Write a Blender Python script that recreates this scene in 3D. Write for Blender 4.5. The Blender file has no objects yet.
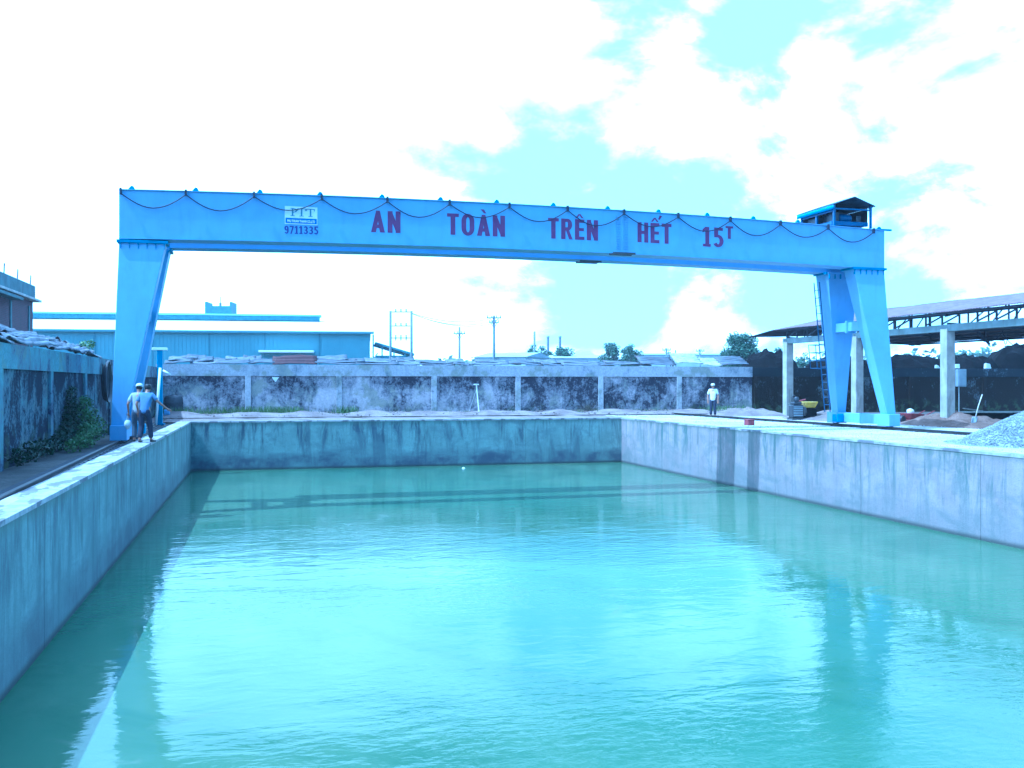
import bpy, bmesh, math, random
from mathutils import Vector, Matrix, noise as mnoise
R = math.radians
S = bpy.context.scene
C = S.collection
random.seed(7)
# ------------------------------------------------------------------ camera, sky, sun, exposure
cd = bpy.data.cameras.new("camera"); cam = bpy.data.objects.new("camera", cd); C.objects.link(cam)
cam.location = (0, 0, 1.6); cam.rotation_euler = (R(90), 0, 0)
cd.sensor_width = 36.0; cd.lens = 970 / 1024 * 36; cd.clip_start = 0.1; cd.clip_end = 6000
S.camera = cam
SUN_EL = 60.0
SUN_AZ = 14.4 + 7.5            # the sun stands over the left side, a little behind the camera
sdir = Vector((-math.cos(R(SUN_AZ)) * math.cos(R(SUN_EL)), -math.sin(R(SUN_AZ)) * math.cos(R(SUN_EL)), math.sin(R(SUN_EL))))
sl = bpy.data.lights.new("sun", 'SUN'); sl.energy = 3.0; sl.angle = R(0.5); sl.color = (1.0, 0.93, 0.85)
so = bpy.data.objects.new("sun", sl); C.objects.link(so); so.location = (-40, -20, 60)
so.rotation_euler = sdir.to_track_quat('Z', 'Y').to_euler()
vs = S.view_settings
S.display_settings.display_device = 'sRGB'
vs.view_transform = 'Standard'; vs.look = 'None'; vs.gamma = 1.0; vs.use_curve_mapping = False
vs.exposure = 1.2
vs.use_white_balance = True    # the camera's colour balance was set far too cold
vs.white_balance_temperature = 3500
vs.white_balance_tint = -8
S.cycles.use_denoising = True
S.cycles.max_bounces = 6; S.cycles.diffuse_bounces = 3; S.cycles.glossy_bounces = 3
S.cycles.transparent_max_bounces = 8


class NT:
    """terse shader-node builder"""
    def __init__(s, tree): s.t = tree; s.n = tree.nodes; s.l = tree.links
    def add(s, typ, **kw):
        n = s.n.new(typ)
        for k, v in kw.items(): setattr(n, k, v)
        return n
    def put(s, sock, v):
        if hasattr(v, 'is_output') or isinstance(v, bpy.types.NodeSocket): s.l.new(v, sock)
        else:
            if isinstance(v, (tuple, list)) and len(v) == 3 and sock.type == 'RGBA': v = (*v, 1)
            sock.default_value = v
    def math(s, op, a, b=0.0, c=None, clamp=False):
        n = s.add('ShaderNodeMath', operation=op, use_clamp=clamp); s.put(n.inputs[0], a); s.put(n.inputs[1], b)
        if c is not None: s.put(n.inputs[2], c)
        return n.outputs[0]
    def mix(s, f, a, b, mode='MIX'):
        n = s.add('ShaderNodeMix', data_type='RGBA', blend_type=mode)
        s.put(n.inputs[0], f); s.put(n.inputs[6], a); s.put(n.inputs[7], b)
        return n.outputs[2]
    def noise(s, vec, scale, detail=4.0, rough=0.55, dist=0.0):
        n = s.add('ShaderNodeTexNoise'); s.put(n.inputs['Vector'], vec); s.put(n.inputs['Scale'], scale)
        s.put(n.inputs['Detail'], detail); s.put(n.inputs['Roughness'], rough); s.put(n.inputs['Distortion'], dist)
        return n.outputs['Fac']
    def ramp(s, v, lo, hi):
        n = s.add('ShaderNodeMapRange', interpolation_type='SMOOTHSTEP', clamp=True)
        s.put(n.inputs[0], v); s.put(n.inputs[1], lo); s.put(n.inputs[2], hi); s.put(n.inputs[3], 0.0); s.put(n.inputs[4], 1.0)
        return n.outputs[0]
    def scale(s, vec, sc, off=(0, 0, 0)):
        n = s.add('ShaderNodeMapping'); s.put(n.inputs[0], vec); n.inputs['Scale'].default_value = sc; n.inputs['Location'].default_value = off
        return n.outputs[0]
    def sep(s, vec):
        n = s.add('ShaderNodeSeparateXYZ'); s.put(n.inputs[0], vec); return n.outputs


# ------------------------------------------------------------------ world: Nishita sky with broken bright cloud
wd = bpy.data.worlds.new("World"); S.world = wd; wd.use_nodes = True
w = NT(wd.node_tree); w.n.clear()
sky = w.add('ShaderNodeTexSky', sky_type='NISHITA'); sky.sun_disc = False
sky.sun_elevation = R(SUN_EL); sky.sun_rotation = R(270 - SUN_AZ)
sky.air_density = 1.0; sky.dust_density = 1.2; sky.ozone_density = 1.0
tc = w.add('ShaderNodeTexCoord'); d = tc.outputs['Generated']
dx, dy, dz = w.sep(d)
az = w.math('ARCTAN2', dx, dy); el = w.math('ARCSINE', dz)
flat = w.math('ADD', w.math('MAXIMUM', dz, 0.0), 0.22)
px = w.math('DIVIDE', dx, flat); py = w.math('DIVIDE', dy, flat)
cmb = w.add('ShaderNodeCombineXYZ'); w.put(cmb.inputs[0], px); w.put(cmb.inputs[1], py); w.put(cmb.inputs[2], 2.9)
n1 = w.noise(cmb.outputs[0], 1.15, 9.0, 0.58, 0.25)
n3 = w.noise(w.scale(d, (5.2, 5.2, 8.5), (4.1, 0.6, 1.9)), 1.0, 11.0, 0.56, 0.35)
n1 = w.math('ADD', w.math('MULTIPLY', n1, 0.30), w.math('MULTIPLY', n3, 0.70))
n2 = w.noise(w.scale(d, (5, 5, 9), (2.3, 1.1, 0.4)), 1.0, 7.0, 0.6)
left = w.math('MULTIPLY', w.ramp(az, 0.10, -0.20), w.ramp(el, -0.02, 0.06))
high = w.math('MULTIPLY', w.ramp(el, 0.17, 0.30), w.math('MULTIPLY_ADD', w.ramp(az, 0.50, 0.02), 0.35, 0.65))
front = w.ramp(dy, 0.05, 0.55)
cover = w.math('ADD', n1, w.math('MULTIPLY', n2, 0.40))
cover = w.math('ADD', cover, w.math('MULTIPLY', left, 0.20))
cover = w.math('ADD', cover, w.math('MULTIPLY', high, 0.125))
cover = w.math('ADD', cover, w.math('MULTIPLY_ADD', front, 0.20, -0.20))
cm = w.ramp(cover, 0.70, 0.79)
veil = w.mix(w.math('MULTIPLY_ADD', front, 0.78, 0.05), sky.outputs[0], (4.9, 6.0, 6.5, 1))
cl = w.mix(w.ramp(n2, 0.35, 0.7), (8.6, 8.9, 9.2, 1), (11.5, 11.6, 11.8, 1))
out = w.mix(cm, veil, cl)
bg = w.add('ShaderNodeBackground'); w.put(bg.inputs[0], out); bg.inputs[1].default_value = 0.14
wo = w.add('ShaderNodeOutputWorld'); w.l.new(bg.outputs[0], wo.inputs[0])

# ------------------------------------------------------------------ frame of the yard
ROT = R(14.4); P0 = Vector((-13.5, 40.8, 0))
UX = Vector((math.cos(ROT), math.sin(ROT), 0)); VX = Vector((-math.sin(ROT), math.cos(ROT), 0))
def W(u, v, z=0.0): return P0 + UX * u + VX * v + Vector((0, 0, z))
def at(px_, y_, Y): return Vector(((px_ - 512) / 970 * Y, Y, 1.6 - (y_ - 384) / 970 * Y))

# ------------------------------------------------------------------ mesh helpers
class MB:
    def __init__(s): s.v = []; s.f = []; s.mi = []; s.cur = 0
    def quadbox(s, pts):
        b = len(s.v); s.v += [Vector(p) for p in pts]
        for q in ((0, 3, 2, 1), (4, 5, 6, 7), (0, 1, 5, 4), (1, 2, 6, 5), (2, 3, 7, 6), (3, 0, 4, 7)):
            s.f.append([b + i for i in q]); s.mi.append(s.cur)
        return s
    def box(s, x0, x1, y0, y1, z0, z1):
        return s.quadbox([(x0, y0, z0), (x1, y0, z0), (x1, y1, z0), (x0, y1, z0), (x0, y0, z1), (x1, y0, z1), (x1, y1, z1), (x0, y1, z1)])
    def beam(s, a, b, wd_, ht, up=(0, 0, 1)):
        a = Vector(a); b = Vector(b); t = (b - a).normalized(); u = Vector(up)
        if abs(t.dot(u)) > 0.98: u = Vector((1, 0, 0))
        r = t.cross(u).normalized() * wd_ / 2; n = r.cross(t).normalized() * ht / 2
        return s.quadbox([a - r - n, a + r - n, b + r - n, b - r - n, a - r + n, a + r + n, b + r + n, b - r + n])
    def tube(s, pts, rad, n=6, cap=True):
        pts = [Vector(p) for p in pts]; rings = []
        rr = rad if isinstance(rad, (list, tuple)) else [rad] * len(pts)
        prev = None
        for i, p in enumerate(pts):
            t = (pts[min(i + 1, len(pts) - 1)] - pts[max(i - 1, 0)]).normalized()
            if prev is None:
                u = Vector((0, 0, 1)) if abs(t.z) < 0.9 else Vector((1, 0, 0))
                a = t.cross(u).normalized()
            else:
                a = (prev - t * prev.dot(t)).normalized()
            prev = a; b_ = t.cross(a); base = len(s.v)
            for k in range(n):
                an = 2 * math.pi * k / n
                s.v.append(p + (a * math.cos(an) + b_ * math.sin(an)) * rr[i])
            rings.append(base)
        for i in range(len(rings) - 1):
            for k in range(n):
                s.f.append([rings[i] + k, rings[i] + (k + 1) % n, rings[i + 1] + (k + 1) % n, rings[i + 1] + k]); s.mi.append(s.cur)
        if cap:
            s.f.append([rings[0] + k for k in range(n)]); s.mi.append(s.cur)
            s.f.append([rings[-1] + k for k in range(n)]); s.mi.append(s.cur)
        return s
    def prism(s, poly, d0, d1, axis='y'):
        """poly of (a, b) extruded along one axis"""
        def mk(a, b, d):
            return Vector((a, d, b)) if axis == 'y' else (Vector((d, a, b)) if axis == 'x' else Vector((a, b, d)))
        n = len(poly); base = len(s.v)
        s.v += [mk(a, b, d0) for a, b in poly] + [mk(a, b, d1) for a, b in poly]
        s.f.append([base + i for i in range(n)]); s.mi.append(s.cur)
        s.f.append([base + n + i for i in reversed(range(n))]); s.mi.append(s.cur)
        for i in range(n):
            j = (i + 1) % n
            s.f.append([base + i, base + n + i, base + n + j, base + j]); s.mi.append(s.cur)
        return s
    def lathe(s, prof, n=20, c=(0, 0, 0), M=None):
        base = len(s.v); c = Vector(c)
        for r, z in prof:
            for k in range(n):
                an = 2 * math.pi * k / n; p = Vector((r * math.cos(an), r * math.sin(an), z))
                s.v.append(c + (M @ p if M else p))
        for i in range(len(prof) - 1):
            for k in range(n):
                s.f.append([base + i * n + k, base + i * n + (k + 1) % n, base + (i + 1) * n + (k + 1) % n, base + (i + 1) * n + k]); s.mi.append(s.cur)
        s.f.append([base + k for k in range(n)]); s.mi.append(s.cur)
        s.f.append([base + (len(prof) - 1) * n + k for k in range(n)]); s.mi.append(s.cur)
        return s
    def quad(s, a, b, c, d_):
        base = len(s.v); s.v += [Vector(a), Vector(b), Vector(c), Vector(d_)]; s.f.append([base, base + 1, base + 2, base + 3]); s.mi.append(s.cur)
        return s
    def grid(s, nx, ny, fn):
        base = len(s.v)
        for j in range(ny + 1):
            for i in range(nx + 1): s.v.append(Vector(fn(i / nx, j / ny)))
        for j in range(ny):
            for i in range(nx):
                a = base + j * (nx + 1) + i
                s.f.append([a, a + 1, a + nx + 2, a + nx + 1]); s.mi.append(s.cur)
        return s
    def build(s, name, mats, parent=None, smooth=False, bevel=0.0, loc=None, rot=0.0, fix=True):
        me = bpy.data.meshes.new(name); me.from_pydata([tuple(p) for p in s.v], [], s.f)
        for m in (mats if isinstance(mats, (list, tuple)) else [mats]): me.materials.append(m)
        me.polygons.foreach_set('material_index', s.mi)
        if fix:
            bm = bmesh.new(); bm.from_mesh(me); bmesh.ops.recalc_face_normals(bm, faces=bm.faces); bm.to_mesh(me); bm.free()
        if smooth: me.polygons.foreach_set('use_smooth', [True] * len(me.polygons))
        o = bpy.data.objects.new(name, me); C.objects.link(o)
        if parent: o.parent = parent
        if loc is not None: o.location = loc
        if rot: o.rotation_euler = (0, 0, rot)
        if bevel:
            b = o.modifiers.new("bevel", 'BEVEL'); b.width = bevel; b.segments = 2; b.limit_method = 'ANGLE'
        return o

def tag(o, label=None, cat=None, group=None, kind=None):
    if label: o["label"] = label
    if cat: o["category"] = cat
    if group: o["group"] = group
    if kind: o["kind"] = kind
    return o
def thing(name, label, cat, loc, rot=ROT, group=None):
    o = bpy.data.objects.new(name, None); C.objects.link(o); o.empty_display_size = 0.3
    o.location = loc; o.rotation_euler = (0, 0, rot)
    return tag(o, label, cat, group)
def copy_tree(o, parent=None):
    c = o.copy(); C.objects.link(c); c.parent = parent
    for ch in list(o.children): copy_tree(ch, c)
    return c

# ------------------------------------------------------------------ materials
def newmat(name):
    m = bpy.data.materials.new(name); m.use_nodes = True; t = NT(m.node_tree)
    bsdf = m.node_tree.nodes['Principled BSDF']
    return m, t, bsdf
def obj_coord(t): return t.add('ShaderNodeTexCoord').outputs['Object']
def bump(t, bsdf, h, strength=0.3, dist=0.02):
    b = t.add('ShaderNodeBump'); b.inputs['Strength'].default_value = strength; b.inputs['Distance'].default_value = dist
    t.put(b.inputs['Height'], h); t.l.new(b.outputs[0], bsdf.inputs['Normal'])
def M(name, col, rough=0.6, var=0.18, scale=3.0, metal=0.0, dirt=None, dirt_amt=0.35, bmp=0.0, spec=0.5):
    m, t, b = newmat(name); co = obj_coord(t)
    n = t.noise(co, scale, 6, 0.6)
    dark = tuple(c * (1 - var) for c in col); lite = tuple(min(1, c * (1 + var)) for c in col)
    c = t.mix(t.ramp(n, 0.3, 0.7), dark, lite)
    if dirt:
        s_ = t.noise(t.scale(co, (2.2, 2.2, 0.35)), 1.6, 8, 0.65)
        c = t.mix(t.math('MULTIPLY', t.ramp(s_, 0.5, 0.72), dirt_amt), c, dirt)
    t.put(b.inputs['Base Color'], c); b.inputs['Roughness'].default_value = rough; b.inputs['Metallic'].default_value = metal
    b.inputs['Specular IOR Level'].default_value = spec
    if bmp: bump(t, b, t.noise(co, scale * 6, 6, 0.6), bmp, 0.02)
    return m

def mat_pool_wall(name, wet=0.55, base=(0.36, 0.35, 0.325), seed=0.0, wetcol=(0.10, 0.115, 0.095), stain=(0.10, 0.115, 0.13)):
    """cast concrete basin wall: streaks from the coping, a wet tide band, pour joints; object z runs from -2.3 to 0"""
    m, t, b = newmat(name); co0 = obj_coord(t); co = t.scale(co0, (1, 1, 1), (seed, seed * 0.7, 0)); x, y, z = t.sep(co0)
    run = t.math('ADD', x, y)                                  # length along the wall
    n = t.noise(co, 0.9, 8, 0.62); f = t.noise(co, 9, 6, 0.6)
    c = t.mix(t.ramp(n, 0.3, 0.7), tuple(k * 0.8 for k in base), tuple(k * 1.12 for k in base))
    c = t.mix(t.math('MULTIPLY', t.ramp(f, 0.45, 0.7), 0.25), c, tuple(k * 0.62 for k in base))
    st = t.noise(t.scale(co, (1.1, 1.1, 0.16)), 2.0, 9, 0.72, 0.5)
    up = t.ramp(z, -1.9, -0.05)
    c = t.mix(t.math('MULTIPLY', t.ramp(st, 0.46, 0.62), t.math('MULTIPLY_ADD', up, 0.55, 0.35 * wet + 0.20)), c, stain)
    bl = t.noise(t.scale(co, (0.7, 0.7, 1.3)), 1.0, 9, 0.68, 0.6)
    c = t.mix(t.math('MULTIPLY', t.ramp(bl, 0.48, 0.62), 0.60), c, tuple(0.55 * p + 0.45 * q for p, q in zip(stain, base)))
    dr = t.noise(t.scale(co, (4.0, 4.0, 0.22)), 1.3, 6, 0.6); dl = t.math('MULTIPLY_ADD', t.noise(co, 1.7, 4, 0.6), -2.2, -0.0)
    c = t.mix(t.math('MULTIPLY', t.math('MULTIPLY', t.ramp(dr, 0.56, 0.70), t.ramp(t.math('SUBTRACT', z, dl), -0.1, 0.4)), 0.60), c, tuple(q * 0.7 for q in stain))
    edge = t.math('ADD', t.math('MULTIPLY', st, 0.5), z)
    c = t.mix(t.math('MULTIPLY', t.ramp(edge, 0.0, 0.22), 0.55), c, (0.12, 0.14, 0.11))
    tide = t.math('ADD', z, t.math('MULTIPLY', t.noise(t.scale(co, (0.5, 0.5, 2.0)), 1.3, 6, 0.6), 1.1))
    c = t.mix(t.math('MULTIPLY', t.ramp(tide, -0.62, -1.22), t.math('MULTIPLY', t.ramp(n, 0.30, 0.62), wet * 1.5), clamp=True), c, wetcol)
    c = t.mix(t.math('MULTIPLY', t.ramp(z, -1.92, -2.05), 0.85), c, (0.05, 0.055, 0.05))
    sp = t.noise(co, 26, 5, 0.65)
    c = t.mix(t.math('MULTIPLY', t.ramp(sp, 0.56, 0.68), 0.4), c, (0.12, 0.12, 0.11))
    t.put(b.inputs['Base Color'], c); b.inputs['Roughness'].default_value = 0.85; b.inputs['Specular IOR Level'].default_value = 0.25
    bump(t, b, t.math('ADD', t.math('MULTIPLY', f, 0.6), sp), 0.35, 0.02)
    return m

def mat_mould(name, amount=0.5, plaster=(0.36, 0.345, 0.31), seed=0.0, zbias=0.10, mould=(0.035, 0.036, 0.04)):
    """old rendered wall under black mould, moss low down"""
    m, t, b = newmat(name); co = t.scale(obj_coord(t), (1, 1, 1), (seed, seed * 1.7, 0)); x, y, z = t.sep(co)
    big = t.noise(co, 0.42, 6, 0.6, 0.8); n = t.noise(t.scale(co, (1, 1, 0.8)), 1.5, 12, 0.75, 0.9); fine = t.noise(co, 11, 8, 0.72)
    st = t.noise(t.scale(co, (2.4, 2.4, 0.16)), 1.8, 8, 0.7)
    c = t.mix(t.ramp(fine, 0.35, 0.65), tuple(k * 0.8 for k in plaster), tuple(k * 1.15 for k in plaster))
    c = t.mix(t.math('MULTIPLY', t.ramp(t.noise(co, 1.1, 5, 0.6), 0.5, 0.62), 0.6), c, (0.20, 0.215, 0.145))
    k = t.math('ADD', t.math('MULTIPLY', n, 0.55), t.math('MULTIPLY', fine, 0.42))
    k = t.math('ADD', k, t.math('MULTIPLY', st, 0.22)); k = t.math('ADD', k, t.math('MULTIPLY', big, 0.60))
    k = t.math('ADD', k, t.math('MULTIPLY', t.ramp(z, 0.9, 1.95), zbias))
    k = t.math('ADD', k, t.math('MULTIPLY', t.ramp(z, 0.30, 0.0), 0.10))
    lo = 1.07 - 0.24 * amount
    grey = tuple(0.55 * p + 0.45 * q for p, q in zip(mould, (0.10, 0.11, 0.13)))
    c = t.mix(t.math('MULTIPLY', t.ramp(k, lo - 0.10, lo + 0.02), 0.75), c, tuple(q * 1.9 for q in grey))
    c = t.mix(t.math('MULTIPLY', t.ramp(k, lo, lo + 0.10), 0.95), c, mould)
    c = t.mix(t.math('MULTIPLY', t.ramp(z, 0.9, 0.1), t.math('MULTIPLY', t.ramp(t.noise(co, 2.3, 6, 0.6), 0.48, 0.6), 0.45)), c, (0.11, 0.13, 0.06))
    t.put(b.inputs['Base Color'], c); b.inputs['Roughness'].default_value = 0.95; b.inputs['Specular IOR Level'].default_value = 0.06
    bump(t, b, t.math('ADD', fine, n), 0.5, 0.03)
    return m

def mat_ground(name, a, b_, c_, scale=0.5, bmp=0.5, speck=0.5):
    m, t, b = newmat(name); co = obj_coord(t)
    n = t.noise(co, scale, 9, 0.62); f = t.noise(co, scale * 18, 8, 0.7); v = t.add('ShaderNodeTexVoronoi'); t.put(v.inputs['Vector'], co); v.inputs['Scale'].default_value = 14
    c = t.mix(t.ramp(n, 0.36, 0.64), a, b_)
    c = t.mix(t.math('MULTIPLY', t.ramp(f, 0.5, 0.66), speck), c, c_)
    t.put(b.inputs['Base Color'], c); b.inputs['Roughness'].default_value = 0.95; b.inputs['Specular IOR Level'].default_value = 0.15
    bump(t, b, t.math('ADD', f, t.math('MULTIPLY', v.outputs['Distance'], 0.5)), bmp, 0.05)
    return m

def mat_leaf(name, a, b_, scale=1.2):
    m, t, b = newmat(name); co = obj_coord(t)
    n = t.noise(co, scale, 4, 0.6); f = t.noise(co, scale * 9, 3, 0.6)
    c = t.mix(t.ramp(n, 0.35, 0.65), a, b_); c = t.mix(t.math('MULTIPLY', t.ramp(f, 0.45, 0.65), 0.5), c, tuple(k * 1.6 for k in b_))
    t.put(b.inputs['Base Color'], c); b.inputs['Roughness'].default_value = 0.55; b.inputs['Specular IOR Level'].default_value = 0.3
    return m

def mat_sheet(name, a, b_, rust=(0.16, 0.09, 0.06), amt=0.4):
    m, t, b = newmat(name); co = obj_coord(t)
    n = t.noise(t.scale(co, (0.7, 3, 3)), 1.5, 8, 0.65); f = t.noise(co, 5, 6, 0.65)
    c = t.mix(t.ramp(n, 0.35, 0.65), a, b_); c = t.mix(t.math('MULTIPLY', t.ramp(f, 0.5, 0.68), amt), c, rust)
    t.put(b.inputs['Base Color'], c); b.inputs['Roughness'].default_value = 0.8
    return m

def mat_brick(name):
    m, t, b = newmat(name); co = obj_coord(t); x, y, z = t.sep(co)
    cb = t.add('ShaderNodeCombineXYZ'); t.put(cb.inputs[0], t.math('ADD', x, y)); t.put(cb.inputs[1], z)
    br = t.add('ShaderNodeTexBrick'); t.put(br.inputs['Vector'], cb.outputs[0]); br.inputs['Scale'].default_value = 1.0
    br.inputs['Brick Width'].default_value = 0.22; br.inputs['Row Height'].default_value = 0.085; br.inputs['Mortar Size'].default_value = 0.012
    t.put(br.inputs['Color1'], (0.075, 0.024, 0.035)); t.put(br.inputs['Color2'], (0.050, 0.018, 0.026)); t.put(br.inputs['Mortar'], (0.065, 0.05, 0.06))
    n = t.noise(t.scale(co, (1, 1, 0.4)), 1.2, 7, 0.65)
    c = t.mix(t.math('MULTIPLY', t.ramp(n, 0.48, 0.66), 0.6), br.outputs['Color'], (0.05, 0.035, 0.035))
    t.put(b.inputs['Base Color'], c); b.inputs['Roughness'].default_value = 0.9
    return m

def mat_water():
    """murky still water: silt-green body, faint wind ripples, a few scraps of film"""
    m, t, b = newmat("pond_water"); co = obj_coord(t)
    big = t.noise(t.scale(co, (1, 0.6, 1)), 0.10, 6, 0.6, 0.5)
    c = t.mix(t.ramp(big, 0.34, 0.66), (0.068, 0.122, 0.066), (0.104, 0.150, 0.084))
    film = t.noise(t.scale(co, (1.0, 0.7, 1)), 0.55, 9, 0.68, 0.8)
    c = t.mix(t.math('MULTIPLY', t.ramp(film, 0.60, 0.72), 0.30), c, (0.15, 0.165, 0.115))
    murk = t.noise(t.scale(co, (1, 0.8, 1)), 0.22, 8, 0.62, 1.2)
    c = t.mix(t.math('MULTIPLY', t.ramp(murk, 0.46, 0.66), 0.45), c, (0.040, 0.085, 0.044))
    t.put(b.inputs['Base Color'], c); b.inputs['IOR'].default_value = 1.333; b.inputs['Specular IOR Level'].default_value = 0.16
    t.put(b.inputs['Roughness'], t.math('MULTIPLY_ADD', t.ramp(film, 0.58, 0.72), 0.16, 0.045))
    w1 = t.noise(t.scale(co, (0.9, 1.9, 1)), 1.0, 4, 0.55, 0.4); w2 = t.noise(t.scale(co, (1, 1.7, 1)), 4.2, 4, 0.55, 0.3); w3 = t.noise(co, 15.0, 2, 0.5)
    gust = t.ramp(t.noise(t.scale(co, (0.8, 1.4, 1)), 0.16, 5, 0.55, 0.6), 0.42, 0.60)
    h = t.math('ADD', t.math('MULTIPLY', w1, 0.7), t.math('MULTIPLY', w2, t.math('MULTIPLY_ADD', gust, 0.34, 0.07)))
    h = t.math('ADD', h, t.math('MULTIPLY', w3, t.math('MULTIPLY', gust, 0.05)))
    bump(t, b, h, 0.24, 0.06)
    return m

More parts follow.
